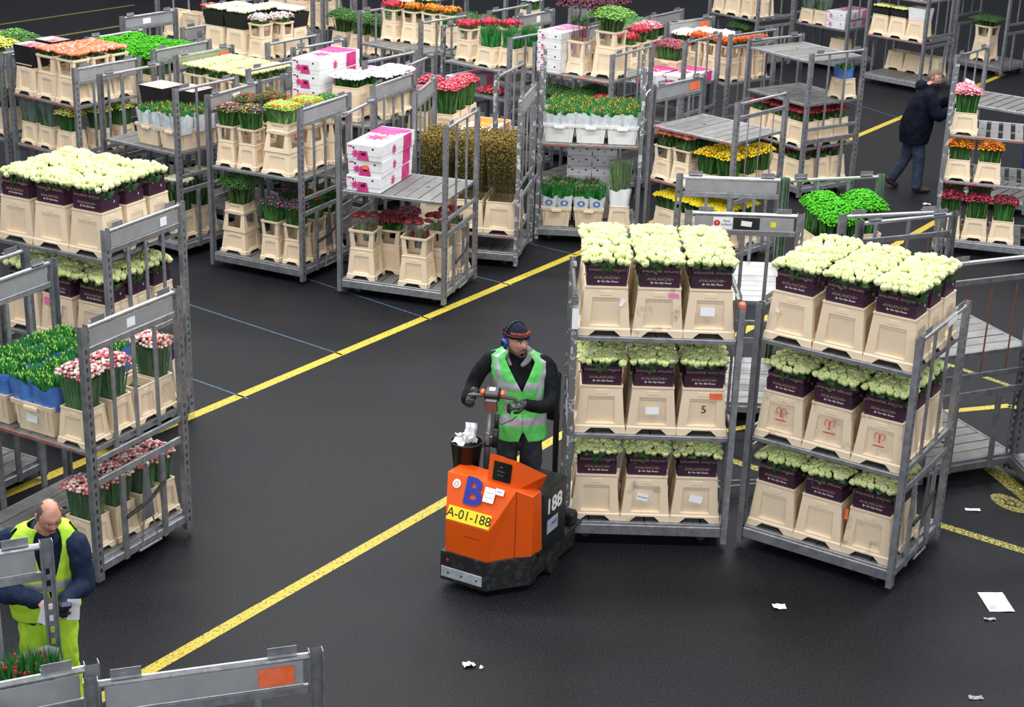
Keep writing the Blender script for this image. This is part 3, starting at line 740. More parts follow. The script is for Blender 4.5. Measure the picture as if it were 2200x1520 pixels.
        obj('tulip_leaves', cached(('tl', w, d, z, h, sd, kind), f), t, kind='stuff'); obj('tulip_buds', cached(('tb', w, d, z, h, sd, kind), g), t, kind='stuff')
    elif kind == 'twig':
        F(w, d, z-.02, z+h*.92, 260, ['moss_stem'], kind='stems', size=.05, proto=P_STEM, flare=1.3)
        def f():
            rs = np.random.RandomState(sd+50); n = 2600; T = []; mn = []
            for _ in range(n):
                u = rs.rand()**.62; k_ = 1.0+.26*u; x, y = rs.uniform(-.5, .5, 2); e = max(abs(x), abs(y))
                if e < .38 and u < .85 and rs.rand() < .8: q = .5/max(e, .01); x *= q*rs.uniform(.8, 1); y *= q*rs.uniform(.8, 1)
                T.append(TR((x*w*k_, y*d*k_, z+h*(.12+.86*u)+rs.uniform(-.02, .02)), rs.uniform(.0065, .0105)*(.7+.4*u), 0, (0, 0))); mn.append('moss' if rs.rand() < u*.9-.1 else 'moss_stem')
            return merge('flower_heads', [(P_ICO[0], P_ICO[1], np.array(T), mn)])
        obj('flower_heads', cached(('twigh', w, d, z, h, sd), f), t, kind='stuff')
        F(w*1.05, d*1.05, z+h*.2, z+h*.8, 300, ['moss_stem'], kind='stems', size=.06, proto=P_STEM, flare=1.1)
    elif kind == 'plume':
        F(w*.8, d*.8, z-.02, z+h*.8, 70, ['plume'], kind='stems', size=.10, proto=P_STEM, flare=1.8)
        F(w*.8, d*.8, z+h*.25, z+h*.5, 14, ['green'], kind='leaf', size=.09)
        H(w*1.9, d*1.9, z+h*.62, z+h, .034, .020, P_ICO, ['plume'], layers=4, dome=.35)
    elif kind in ('bushy', 'bushy_lime', 'bushy_dark'):
        ms = {'bushy': ['green', 'green_mid'], 'bushy_lime': ['fern', 'green'], 'bushy_dark': ['leaf', 'green_mid']}[kind]
        F(w*.8, d*.8, z-.02, z+h*.8, 90, ['green_mid'], kind='stems', size=.08, flare=1.6)
        H(w*1.55, d*1.55, z+h*.5, z+h, .0185, .0125, P_ICO, ms, layers=4, dome=.45, squash=.6)
    elif kind == 'parsley':      # pale green heads in clear film with orange tags
        F(w*.9, d*.9, z-.02, z+h*.6, 120, ['green', 'fern'], kind='stems', size=.12, flare=1.3)
        H(w*1.3, d*1.3, z+h-.09, z+h-.02, .0195, .0145, P_POM, ['fern'], layers=2, dome=.4)
        obj('clear_sleeve', paper_wrap(w*.95, d*.95, z-.02, z+h*.8, 'clear', sd, 1.38, .01), t)
        def f():
            b = MB()
            for a in np.linspace(0, 2*PI, 14, endpoint=False):
                c, s_ = math.cos(a), math.sin(a); q = 1/max(abs(c), abs(s_))**.8; x, y = c*q*w*.66, s_*q*d*.66; T_ = Matrix.Translation((x, y, z+h*.86)) @ Matrix.Rotation(a-PI/2, 4, 'Z')
                b.box(-.026, .026, -.002, .002, -.018, .018, 'orange', T_)
            return b.mesh('orange_tags')
        obj('orange_tags', cached(('tags', w, d, z, h), f), t)
    elif kind == 'spikes':
        F(w*.95, d*.95, z-.02, z+h, 420, ['green_mid', 'fern', 'leaf'], kind='stems', size=.14, proto=P_GRASS, flare=1.25)
    elif kind == 'celosia':      # dark red velvet heads in clear ringed sleeves
        H(w*.95, d*.95, z+h-.02, z+h+.01, .115, .066, P_POM, ['darkred'], dome=.1, squash=.7)
        F(w*.8, d*.8, z-.02, z+h-.05, 60, ['green_mid', 'darkred'], kind='stems', size=.08, flare=1.05)
        def f():
            b = MB(); 
            for (x, y) in rpts(w, d, .12, np.random.RandomState(sd)): b.lathe([(.05, z-.02), (.066, z+h-.03), (.068, z+h)], 'clear', 12, x, y)
            return b.mesh('clear_sleeves', True)
        obj('clear_sleeves', cached(('cs', w, d, z, h, sd), f), t)
    elif kind == 'shrouded':     # misty plastic cones over dark leaves
        F(w*.9, d*.9, z-.02, z+h*.85, 110, ['leaf', 'green_mid'], kind='stems', size=.12, flare=1.3)
        obj('plastic_sleeve', paper_wrap(w*.95, d*.95, z-.02, z+h, 'clearg', sd, 1.45, .018), t)
    return t

_cnt = {}
def words(s): return len(s.split())
def put(key, kind, lx, ly, z, where, flower=None, h=.3, w=None, d=None, rz=0., m='cream', fdesc=None, hb=None, riser=None, lbl=None, group=None, bm=None):
    """one container on a shelf with (optionally) its bunch. where = the phrase that singles it out"""
    loc, a = on(key, lx, ly, z+.004, rz)
    if kind == 'tall': w, d, hb = w or .402, d or .31, hb or .40; fl_ = .82
    elif kind == 'small': w, d, hb = w or .29, d or .265, hb or .29; fl_ = .84
    elif kind == 'slim': w, d, hb = w or .27, d or .25, hb or .30; fl_ = .84
    top = hb
    if kind in ('tall', 'small', 'slim'):
        me = bucket_mesh(w, d, hb, m)
        if riser:
            t = thing('flower_bucket', f'{"cream plastic bucket with windowed riser" if m!="white_tub" else "white bucket"} {where}', 'bucket', loc, a, group)
            obj('bucket_body', me, t); r_ = riser_mesh(w*fl_*.96, d*fl_*.96, riser, m); obj('windowed_riser', r_, t, (0, 0, hb-.03)); top = hb-.03+riser
            tw, td = w*fl_*1.0, d*fl_*1.0
        else:
            t = obj('flower_bucket', me, None, loc, (0, 0, a)); tag(t, f'cream plastic flower bucket {where}', 'bucket', group)
            tw, td = w*fl_*.94, d*fl_*.94
    elif kind == 'crate':
        w, d, hb = w or .41, d or .60, hb or .26; me = crate_mesh(w, d, hb, m)
        t = obj('flower_crate', me, None, loc, (0, 0, a)); tag(t, f'{"white" if m=="white_tub" else "cream"} plastic crate {where}', 'crate', group); tw, td = w*.92, d*.92; top = hb
    elif kind == 'double':    # bucket with an upturned bucket frame on it
        w, d, hb = w or .36, d or .33, hb or .28
        t = thing('double_bucket', f'two stacked cream buckets, upper one upturned, {where}', 'bucket', loc, a, group)
        obj('lower_bucket', bucket_mesh(w, d, hb, m), t); 
        obj('windowed_riser', riser_mesh(w*.9, d*.9, .24, m, .80), t, (0, 0, hb-.01)); 
        obj('top_bucket', bucket_mesh(w*.74, d*.74, .11, m, .97, False), t, (0, 0, hb+.22)); top = hb+.33; tw, td = w*.66, d*.66
    b = None
    if flower:
        b = bunch(flower, f'{fdesc} {where}', (loc[0], loc[1], loc[2]), a, round((w if kind == "crate" else tw)*(.92 if kind == 'crate' else .98), 3), round((d if kind == "crate" else td)*(.92 if kind == 'crate' else .98), 3), top-.005, h, group=group)
    return t, b
def sticker(parent, w, h, loc, rot, m='paper', name='paper_label', label=None):
    def f(): b = MB(); b.box(-w/2, w/2, -.0008, .0008, -h/2, h/2, m); return b.mesh('label')
    return obj(name, cached(('stk', w, h, m), f), parent, loc, rot, label=label)
def carton(key, lx, ly, z, label, w=.42, d=1.0, h=.182, style='magenta', rz=0., group=None, seed=0, loc=None):
    l, a = on(key, lx, ly, z+.003, rz) if loc is None else loc
    t = thing('cardboard_box', label, 'box', l, a, group)
    def f():
        b = MB(); b.bbox(-w/2, w/2, -d/2, d/2, 0, h-.001, 'carton', .004); b.bbox(-w/2-.004, w/2+.004, -d/2-.004, d/2+.004, h*.30, h, 'carton', .004); return b.mesh('box_body')
    obj('box_body', cached(('carton', w, d, h), f), t)
    def pr():
        b = MB(); r = random.Random(seed); mm = {'magenta': 'carton_pink', 'pink': 'carton_rose', 'rose': 'carton_rose', 'orange': 'orange', 'blue': 'carton_rose'}[style]; e = .0055; H_ = h+.001
        def star(cx, cy, R, pl, m_):
            n = 9; vs = []
            for i in range(2*n):
                q = R*(r.uniform(.8, 1.1) if i % 2 == 0 else .42); ang = PI*i/n; vs.append(pl(cx+q*math.cos(ang), cy+q*math.sin(ang)))
            zc[0] += .0006; b.add(vs, [tuple(range(2*n))], m_)
        zc = [0]; topf = lambda x, y: (x, y, H_+.001+zc[0]); front = lambda x, z_: (x, -d/2-e, z_); sd = lambda y, z_: (w/2+e, y, z_)
        if style != 'blue':
            star(-w*.05, -d*.08, w*.44, topf, mm); star(w*.06, d*.20, w*.42, topf, mm); zc[0] += .0006; b.add([topf(-w*.5, d*.12), topf(w*.1, d*.12), topf(w*.5, d*.31), topf(-w*.5, d*.31)], [(0, 1, 2, 3)], mm)
            b.add([topf(-.03, -.02), topf(.03, -.02), topf(.03, .03), topf(-.03, .03)], [(0, 1, 2, 3)], 'yellow')
            b.add([topf(-w*.5, d*.30), topf(w*.5, d*.30), topf(w*.5, d*.46), topf(-w*.5, d*.46)], [(0, 1, 2, 3)], mm)
            b.add([sd(d*.16, .01), sd(d*.40, .01), sd(d*.40, h*.97), sd(d*.16, h*.97)], [(0, 1, 2, 3)], mm)
            star(-d*.12, h*.45, h*.42, sd, mm)
        star(-w*.25, h*.42, h*.36, front, mm if style != 'blue' else 'bluepr') if style not in ('blue',) else star(0, h*.40, .016, front, 'bluepr')
        if style == 'magenta':
            b.add([(-w*.20, -d/2-e-.001, 0.004), (w*.16, -d/2-e-.001, .004), (w*.10, -d/2-e-.001, h*.62), (-w*.14, -d/2-e-.001, h*.62)], [(0, 1, 2, 3)], 'carton_pink')
            b.add([(-w*.08, -d/2-e-.002, h*.32), (w*.06, -d/2-e-.002, h*.32), (w*.05, -d/2-e-.002, h*.5), (-w*.07, -d/2-e-.002, h*.5)], [(0, 1, 2, 3)], 'ink')
        for cx in (-.28, .28) if style != 'magenta' else (-.30, .27):
            vs = [(w*cx+.013*math.cos(2*PI*i/10), -d/2-e-.001, h*(.62 if style != 'magenta' else .78)+.013*math.sin(2*PI*i/10)) for i in range(10)]; b.add(vs, [tuple(range(10))], 'ink')
        b.add([front(-w*.47, h*.80), front(-w*.34, h*.80), front(-w*.34, h*.90), front(-w*.47, h*.90)], [(0, 1, 2, 3)], 'carton_pink')
        return b.mesh('box_print')
    obj('box_print', cached(('print', w, d, h, style, seed), pr), t)
    return t

# ------------------------------------------------------------------ the trolleys, nearest first
random.seed(7)
trolley('A', 1.135, 12.434, 0.0, 'tall trolley carrying three shelves of white roses, coupled behind the orange tug', (.985, 1.82), left='none', right='none', post_m={(-1, -1): 'metal_dirty', (1, -1): 'metal', (-1, 1): 'metal_dirty'}, m='metal', wheels=True)
trolley('C', 2.763, 12.040, -0.575, 'tall white rose trolley at the right, standing askew with its barred side showing', (1.0, 1.84), left='open', right='open', handle=1)
trolley('L1', -3.890, 14.103, -0.462, 'tall white rose trolley at the left edge, behind the pink carnation trolley', (1.0, 1.85), left='plate', right='plate')
trolley('L2', -3.442, 11.731, -0.498, 'front left trolley with blue wrapped tulips and pink spray carnations', (1.12,), left='plate', right='plate', edge='orange', handle=1)
trolley('L3', -4.89, 12.64, -0.50, 'dark trolley end mostly hidden at the left edge behind the blue wrapped tulips', (.9,), left='open', right='open', m='metal_dark')
trolley('T0', -2.877, 19.048, -0.452, 'trolley with pale green parsley bunches under orange tags and mixed posies', (1.28,), handle=1)
trolley('T1', -1.266, 18.306, -0.310, 'trolley with a stack of magenta printed boxes on its half empty shelf', (1.26,), left='open', right='open', handle=1)
trolley('T2', .943, 20.837, -0.047, 'taller trolley with white tubs of white wrapped tulips in the middle', (1.32,), ht=2.33, left='none_top', right='none_top', post_m='metal_dirty', edge='orange')
trolley('T3', -.538, 19.785, -0.177, 'trolley full of tall olive brown branches behind the magenta box trolley', (.415,), post_m={(1, -1): 'metal_dirty', (1, 1): 'metal_dirty'}, edge='orange')
trolley('T4', -.748, 21.259, -0.335, 'trolley with red carnations and an orange printed box on its shelf', (1.245,), left='open', right='open', post_m={(1, -1): 'metal_dirty'})
trolley('R2', 2.515, 20.185, -0.743, 'trolley with bare top shelf above coral roses and yellow chrysanthemums', (.935, 1.625), left='plate', right='rods', edge='orange')
trolley('R1', 4.149, 23.590, -0.968, 'trolley with two bare upper shelves above dark red roses', (.76, 1.40, 2.02), left='open', right='open', slats='slat')
trolley('Q1', 2.143, 15.19, -0.021-PI/2, 'trolley end with partly torn stickers on its name plate, behind the middle rose trolley', (1.25,), left='plate', right='plate', slats='slat_bright')
trolley('Q2', 3.375, 15.319, .267-PI/2, 'trolley end with open bars in front of the bright green chrysanthemums', (1.25,), left='open', right='open', post_m={(-1, -1): 'metal_green', (-1, 1): 'metal_green'})
trolley('Q3', 3.90, 13.95, .40-PI/2, 'empty trolley with thin red rods seen right of the right hand rose trolley', (1.25,), left='rods', right='rods', m='metal_dark', rodm='rust')
trolley('Q4', 5.19, 12.99, -1.45, 'dark trolley cut off by the right edge of the picture', (1.25,), left='plate', right='plate', m='metal_dark', edge='orange')
trolley('V1', 6.268, 20.740, -0.28, 'wide slatted trolley with three small bucket rows at the right edge', (.975, 1.58), ht=2.30, left='none_top', right='none_top', nslat=8, gap=.055, post_m='metal_dirty', slats='slat', edge='orange')
trolley('V2', 7.031, 23.042, -.679, 'trolley with bare slatted shelf behind the man in the navy parka', (1.47,), left='open', right='open', slats='slat', gap=.02)
trolley('B1', -5.841, 21.026, -.622, 'trolley with coral roses in windowed risers at the far left', (.955, 1.625), edge='orange')
trolley('B2', -4.381, 19.94, -.585, 'trolley with a black carton of pale pink roses and white wrapped tulips', (1.33,), left='open', right='open', nslat=8)
trolley('B3', -5.17, 22.392, -.601, 'trolley with a bed of vivid green chrysanthemums at the upper left', (1.35,))
trolley('B4', -3.716, 21.286, -.596, 'trolley with pale yellow roses beside an orange labelled plate', (1.40,), left='plate_green', right='rods')
trolley('B5', -5.098, 24.121, -.627, 'empty looking trolley with plated end behind the vivid green chrysanthemums', (.9,))
trolley('B6', -3.75, 23.116, -.595, 'trolley topped by white green roses and blush gerberas', (1.15, 1.86), left='open', right='open')
trolley('B8', -2.185, 20.454, -.43, 'trolley with magenta printed boxes beside a tub of white chrysanthemums', (.9, 1.61))
trolley('B9', -2.279, 22.073, -.629, 'barred trolley hidden behind the white chrysanthemum tub', (1.5,), left='open', right='open')
trolley('T5', 1.032, 23.048, -.616, 'trolley with white cartons, purple plumes and a lime green bush', (.95, 1.74), left='open', right='open', edge='orange')
trolley('T6', 2.129, 24.234, -.605, 'trolley with red gerberas and a magenta box beside the lime green bush', (.9, 1.42), left='plate', right='open')
trolley('R3', 3.059, 24.987, -.838, 'trolley with orange red gerberas next to the bare top shelf', (1.38,), left='plate', right='rods')
trolley('M1', -1.69, 25.27, -.691, 'trolley with bare front shelf and orange gerberas at its back', (1.1, 1.64), left='open', right='open')
trolley('M2', -.335, 24.15, -.691, 'trolley with crimson gerberas and yellow green shoots in the middle distance', (1.2, 1.62), left='open', right='open', post_m={(-1, -1): 'metal_dirty'})
trolley('M3', -.73, 26.47, -.64, 'trolley end high in the middle, behind the crimson gerberas', (1.3,), left='open', right='open')
trolley('M4', .715, 25.233, -.613, 'plated trolley end behind the yellow green shoots', (1.3,), left='plate', right='plate')
trolley('M6', 1.75, 26.4, -.62, 'plated trolley with purple edged crate behind the lime green bush', (1.5,), left='plate', right='plate')
trolley('M7', .55, 27.2, -.62, 'dark barred trolley behind the purple plumes at the top edge', (1.3,), left='open', right='plate')
trolley('U1', 4.65, 33.3, -.86, 'distant trolley with large cream tubs at the top right', (1.0, 1.8), left='open', right='open', nslat=6)
trolley('U2', 6.40, 33.35, -.77, 'distant trolley with pink printed boxes and small buckets at the top right', (.85, 1.8), left='open', right='open', nslat=6)
trolley('U3', 7.53, 31.57, -.79, 'distant trolley with three tall buckets behind the man in navy parka', (.95, 1.72), left='open', right='open', edge='orange')
trolley('U4', 9.64, 33.42, -.84, 'distant half empty trolley at the top right corner', (1.6,), left='open', right='open', edge='orange')
trolley('U5', 11.3, 31.9, -.84, 'dark distant trolley cut off by the right edge', (1.2,), left='plate', right='plate', m='metal_dark')
trolley('N1', -9.6, 41.6, -.55, 'dark low trolley deck furthest away at the top left', (1.2,), left='open', right='open', m='metal_dark', nslat=6)
trolley('N2', -7.3, 40.0, -.55, 'second dark trolley far away at the top, left of the cream tubs', (1.2,), left='open', right='open', m='metal_dark', nslat=6, edge='orange')
trolley('T10', -5.05, 26.3, -.60, 'trolley with tall cream buckets at the top edge, behind the white green roses', (.6, 1.45), left='open', right='open', nslat=6)
trolley('T12', -3.68, 27.65, -.62, 'trolley with double height cream buckets at the top edge', (.7, 1.5), left='open', right='open', nslat=6)
trolley('T13', -2.45, 26.85, -.62, 'trolley with leafy buckets at the top edge, left of the orange gerberas', (.7, 1.25), left='open', right='open', nslat=6)
trolley('B0', -7.05, 21.9, -.62, 'leftmost trolley with yellow and green foliage, mostly out of view', (.955, 1.5), left='open', right='plate')
# near the bottom left corner
trolley('F1', -1.19, 5.89, .31-PI/2, 'nearest trolley end with a torn orange red label on its plate', (1.0,), left='plate', right='plate', m='metal', nslat=6)
trolley('F2', -2.664, 6.87, -1.139, 'trolley with red tulips in white wraps between the camera and the balding man', (1.0, 1.45), left='plate', right='plate', nslat=6)
trolley('F3', -2.45, 5.28, .36-PI/2, 'yellowish plated trolley end cut off at the bottom left corner', (.9,), left='plate_green', right='plate', nslat=6)

# stickers and labels on the trolleys
def plate_label(key, sx, yy, w, m, zc=2.02, name='plate_sticker', h=.10, label=None):
    t = NT[key][3]; s = sticker(t, w, h, (sx*TL/2+(.010 if sx > 0 else .0045), yy, zc), (0, 0, PI/2), m, name, label); return s
plate_label('F1', -1, .33, .17, 'orange_sign', label='torn orange red label')
plate_label('B4', -1, .37, .16, 'orange_sign', label='orange red label'); plate_label('R2', -1, .33, .20, 'orange_sign', label='orange red label')
plate_label('R3', -1, .33, .20, 'orange_sign', label='orange red label')
plate_label('L1', 1, .25, .09, 'paper', h=.08); plate_label('L2', 1, -.02, .09, 'paper', h=.07); plate_label('L2', -1, .02, .17, 'plate', h=.115)
plate_label('T0', -1, .05, .15, 'paper', h=.09); plate_label('M4', -1, .12, .10, 'paper', h=.10); plate_label('B5', -1, -.05, .15, 'paper', h=.08)
q = sticker(NT['Q1'][3], .245, .115, (TL/2+.010, .02, 2.02), (0, 0, PI/2), 'ink', 'black_sticker')
sticker(q, .10, .05, (.0, -.002, 0), (0, .1, 0), 'paper', 'torn_paper')
q = sticker(NT['Q1'][3], .18, .115, (TL/2+.010, -.20, 2.02), (0, 0, PI/2), 'paper', 'white_sticker')
text_on(q, 'flora', .034, 'ink', (.035, -.002, .022), (PI/2, 0, 0)); text_on(q, 'holland', .034, 'ink', (.035, -.002, -.012), (PI/2, 0, 0))
def ring():
    b = MB(); n = 20
    b.add([(.030*math.cos(2*PI*i/n), 0, .030*math.sin(2*PI*i/n)) for i in range(n)], [tuple(range(n))], 'red'); return b.mesh('round_logo')
lg = obj('round_logo', ring(), q, (-.055, -.002, 0)); text_on(lg, 'f', .045, 'white', (0, -.002, 0), (PI/2, 0, 0))
q = sticker(NT['Q1'][3], .05, .05, (TL/2+.010, .27, 2.02), (0, 0, PI/2), 'yellow', 'yellow_sticker')
sticker(NT['C'][3], .20, .05, (TL/2+.03, .10, 2.10), (0, -.05, PI/2), 'paper', 'white_tag')
sticker(NT['A'][3], .05, .17, (-TL/2-.0, -TW/2-.036, 1.98), (0, 0, 0), 'paper', 'barcode_label')
obj('orange_cap', cached('ocap', lambda: MB().bbox(-.027, .027, -.037, .037, .02, .066, 'orange_sign', .01).mesh('cap')), NT['A'][3], (TL/2, -TW/2+.0, 2.075), label='orange red tape wrapped round the post top')
# top rails and bars of the middle rose trolley (no plates, low rails only at its sides)
tA = NT['A'][3]
for sx in (-1, 1):
    def gA():
        b = MB(); b.tube((0, -.49, 2.108), (0, .49, 2.108), .019, 'metal_top', 10); return b.mesh('top_rail')
    obj('top_rail', cached('gA', gA), tA, (sx*TL/2, 0, 0))
# string and rag tied to the tall tub trolley
for key in ('T2',):
    t = NT[key][3]
    def str_():
        b = MB(); b.path([(.66, -.50, 1.95), (.70, -.35, 2.0), (.78, -.1, 2.02), (.86, .0, 1.98), (.84, .0, 1.8)], .008, 'white', 5); return b.mesh('string')
    obj('string', str_(), t, label='white string tied to the post')

# ------------------------------------------------------------------ goods on the trolleys
COLN = ['left', 'middle', 'right']; ROWN = ['front', 'centre', 'rear']
def rose_block(key, z, shelf, nick, cols=(0, 1, 2), rows=(0, 1, 2), m='cream', stain=()):
    r = []
    for j in rows:
        for i in cols:
            x = -.41+.41*i+random.uniform(-.004, .004); y = -.335+.318*j
            w_ = f'{ROWN[j]} {COLN[i]}, {shelf} shelf, {nick}'
            t, b = put(key, 'tall', x, y, z, w_, 'rose', fdesc='white roses in aubergine carton,', m='cream_dirty' if (i, j) in stain else m)
            r.append(((i, j), t, b))
    return dict((k_, (t, b)) for k_, t, b in r)
NA = 'rose trolley behind the tug'; NC = 'right hand rose trolley'; NL = 'left hand rose trolley'
a3 = rose_block('A', 1.82, 'top', NA, stain={(1, 0)}); a2 = rose_block('A', .985, 'middle', NA); a1 = rose_block('A', .2, 'bottom', NA, rows=(0, 1), stain={(1, 0)})
c3 = rose_block('C', 1.84, 'top', NC); c2 = rose_block('C', 1.0, 'middle', NC, stain={(0, 0), (1, 0), (2, 0)}); c1 = rose_block('C', .2, 'bottom', NC, rows=(0, 1), stain={(2, 0)})
l3 = rose_block('L1', 1.85, 'top', NL); l2 = rose_block('L1', 1.0, 'middle', NL); l1 = rose_block('L1', .2, 'bottom', NL, cols=(2,), rows=(0, 1, 2))
def bl_(t, w, h, x, z, m='paper', rz=0., name='paper_label', d=.31):
    fz = -(d/2*(1-.18*z/.40))-.002
    return sticker(t, w, h, (x, fz-.004, z), (-.07, rz, 0), m, name)
bl_(a3[(0, 0)][0], .03, .06, .125, .27, rz=.5); bl_(a3[(1, 0)][0], .08, .03, .11, .345, 'pink_lbl', .05); bl_(a3[(2, 0)][0], .115, .07, -.02, .22, rz=.02)
bl_(a2[(1, 0)][0], .11, .06, -.0, .20); bl_(a2[(2, 0)][0], .10, .05, .10, .335, 'orange_sign'); s5 = bl_(a2[(2, 0)][0], .001, .001, .0, .2)
text_on(a2[(2, 0)][0], '5', .09, 'ink', (.01, -.134, .215), (PI/2-.07, 0, 0), name='handwritten_mark')
bl_(a1[(1, 0)][0], .10, .06, -.03, .215, rz=.25); text_on(a1[(1, 0)][0], 'sirm enverp', .018, 'ink_blue', (-.03, -.148, .215), (PI/2-.07, .2, 0), name='handwritten_mark', shear=.3)
bl_(a1[(2, 0)][0], .11, .06, -.0, .21, rz=.2); bl_(c3[(0, 0)][0], .03, .03, -.11, .24)
bl_(c1[(2, 0)][0], .03, .09, -.19, .33, 'orange_sign')
bl_(l2[(1, 0)][0], .06, .07, -.12, .33, 'pink_lbl'); bl_(l2[(1, 0)][0], .05, .10, .03, .28)
for t_ in (l3[(2, 1)][0], l2[(2, 1)][0]): sticker(t_, .04, .10, (-.21, -.10, .30), (0, 0, .6), 'orange_sign', 'orange_label')
def heart():
    b = MB(); pts = []
    for s_ in (-1, 1):
        c = [(s_*(.022+.020*math.cos(a)), 0, .03+.028*math.sin(a)) for a in np.linspace(-.9, 3.6, 12)]
        c = [(p[0], 0, p[2]) for p in c]; b.path(c+[(-s_*.006, 0, -.02)], .0028, 'red', 4)
    b.box(-.045, .045, -.001, .001, -.05, -.042, 'red'); return b.mesh('flower_logo')
for i in (0, 1, 2): obj('flower_logo', cached('heart', heart), c2[(i, 0)][0], (.0, -.142, .22), (-.07, 0, 0), label='red looped flower emblem')

# front left trolley
N2_ = 'front left carnation trolley'
for i, (x, y) in enumerate([(.44, -.36), (.45, -.08), (.455, .20), (.455, .42)]):
    ws = ['first', 'second', 'third', 'fourth'][i]
    if True: put('L2', 'small', x, y, 1.12, f'{ws} from front, upper shelf, {N2_}', 'spray_pink' if i != 2 else None, h=.36, fdesc='pink spray carnations,', d=.255 if i < 3 else .2)
    put('L2', 'small', x-.03, y, .2, f'{ws} from front, lower deck, {N2_}', 'spray_pink', h=.33, fdesc='pink and green spray carnations,', d=.255 if i < 3 else .2)
put('L2', 'crate', .05, -.20, 1.12, f'right one on upper shelf, {N2_}', None); put('L2', 'crate', -.42, -.20, 1.12, f'left one on upper shelf, {N2_}', None)
put('L2', 'crate', .02, .34, 1.12, f'rear right on upper shelf, {N2_}', None, d=.40); put('L2', 'crate', -.44, .34, 1.12, f'rear left on upper shelf, {N2_}', None, d=.40)
ct_ = [o for o in COL.objects if o.name.startswith('flower_crate')][0]; sticker(ct_, .11, .06, (-.01, -.292, .13), (-.1, 0, 0), 'paper')
for j, (x, y, ww) in enumerate([(-.05, -.36, 'front middle'), (.16, -.36, 'front right'), (-.32, -.36, 'front left'), (-.52, -.36, 'front outer left'), (-.04, -.08, 'centre middle'), (.18, -.08, 'centre right'), (-.32, -.08, 'centre left'), (-.53, -.08, 'centre outer left'), (-.07, .20, 'rear middle'), (.12, .22, 'rear right'), (-.33, .20, 'rear left'), (-.54, .20, 'rear outer left'), (.02, .42, 'backmost right'), (-.25, .42, 'backmost middle'), (-.50, .42, 'backmost left')]):
    l, a = on('L2', x, y, 1.13); bunch('tulip_blue', f'tulips in blue film, {ww} bundle, {N2_}', l, a, .235, .275, .24, .245)
# T0
n = 'parsley trolley'
put('T0', 'slim', -.47, -.33, 1.28, f'front left, upper shelf, {n}', 'spray_mix', h=.28, riser=.22, fdesc='mixed red blue yellow posies,')
put('T0', 'slim', -.16, -.34, 1.28, f'second from left, upper shelf, {n}', 'spray_mix', h=.30, riser=.22, fdesc='mixed red and blue posies,')
put('T0', 'double', .27, -.30, 1.28, f'front right, upper shelf, {n}', 'parsley', h=.25, w=.40, d=.36, fdesc='pale green parsley bunch,')
put('T0', 'double', .33, .10, 1.28, f'right, second row, upper shelf, {n}', 'parsley', h=.25, w=.36, d=.33, fdesc='pale green bunch with tags,')
put('T0', 'double', .42, .42, 1.28, f'rear right, upper shelf, {n}', 'bushy', h=.22, w=.30, d=.24, fdesc='grey green bunch,')
put('T0', 'slim', -.45, .0, 1.28, f'left, second row, upper shelf, {n}', 'spray_redgreen', h=.34, riser=.22, fdesc='red flecked green posies,')
put('T0', 'slim', -.10, .05, 1.28, f'middle, second row, upper shelf, {n}', 'spray_redgreen', h=.40, riser=.22, fdesc='red topped green posies,')
put('T0', 'double', -.40, -.28, .2, f'front left, lower deck, {n}', 'bushy', h=.38, w=.37, d=.34, fdesc='leafy green branches,')
put('T0', 'slim', .14, -.34, .2, f'front middle, lower deck, {n}', 'spray_dark', h=.30, riser=.22, fdesc='dark blue and pink posies,')
put('T0', 'slim', .46, -.34, .2, f'front right, lower deck, {n}', 'spray_dark', h=.30, riser=.22, fdesc='dark pink flecked posies,')
put('T0', 'slim', .14, .0, .2, f'centre middle, lower deck, {n}', 'spray_dark', h=.36, riser=.22, fdesc='dark green posies,')
put('T0', 'slim', .46, .0, .2, f'centre right, lower deck, {n}', 'spray_redgreen', h=.34, riser=.22, fdesc='green posies,')
put('T0', 'slim', .46, .34, .2, f'rear right, lower deck, {n}', 'spray_redgreen', h=.36, riser=.22, fdesc='red flecked posies,')
t_, _ = put('T0', 'slim', -.05, .36, .2, f'rear middle, lower deck, {n}', 'bushy_dark', h=.45, riser=.22, fdesc='dark green branches,')
# T1
n = 'magenta box trolley'
for i in range(3):
    carton('T1', -.36+.01*i-.005, -.0+.015*(i % 2), 1.26+.184*i, ['lowest', 'middle', 'topmost'][i]+' magenta printed box of the stack on the half empty shelf', style='magenta', seed=i, d=.96, rz=[0, .02, -.03][i])
sticker(None, .07, .05, on('T1', -.33, -.505, 1.56)[0], (0, 0, -.31), 'orange_sign', 'orange_note').parent = None
o_ = bpy.data.objects['orange_note']; tag(o_, 'orange sticky note on the middle magenta printed box', 'note')
put('T1', 'tall', -.40, -.34, .2, f'front left, lower deck, {n}', 'celosia', h=.15, w=.35, d=.30, hb=.36, riser=.26, fdesc='dark red velvet heads,')
put('T1', 'tall', -.20, -.02, .2, f'second row left, lower deck, {n}', 'pom_darkred', h=.20, w=.33, d=.28, hb=.34, riser=.22, fdesc='purple red ruffled heads,')
put('T1', 'tall', .26, -.36, .2, f'front right, lower deck, {n}', 'celosia', h=.15, w=.36, d=.30, hb=.36, riser=.26, fdesc='dark red velvet heads,')
put('T1', 'tall', .40, -.02, .2, f'second row right, lower deck, {n}', 'celosia', h=.16, w=.34, d=.28, hb=.36, riser=.26, fdesc='dark red velvet heads,')
put('T1', 'tall', .44, .32, .2, f'rear right, lower deck, {n}', 'celosia', h=.16, w=.34, d=.28, hb=.36, riser=.26, fdesc='dark red velvet heads,')
l, a = on('T1', -.03, .05, .2); bunch('spray_heath', 'violet ruffled bunch leaning right on the lower deck, magenta box trolley', l, a, .20, .22, .60, .20)
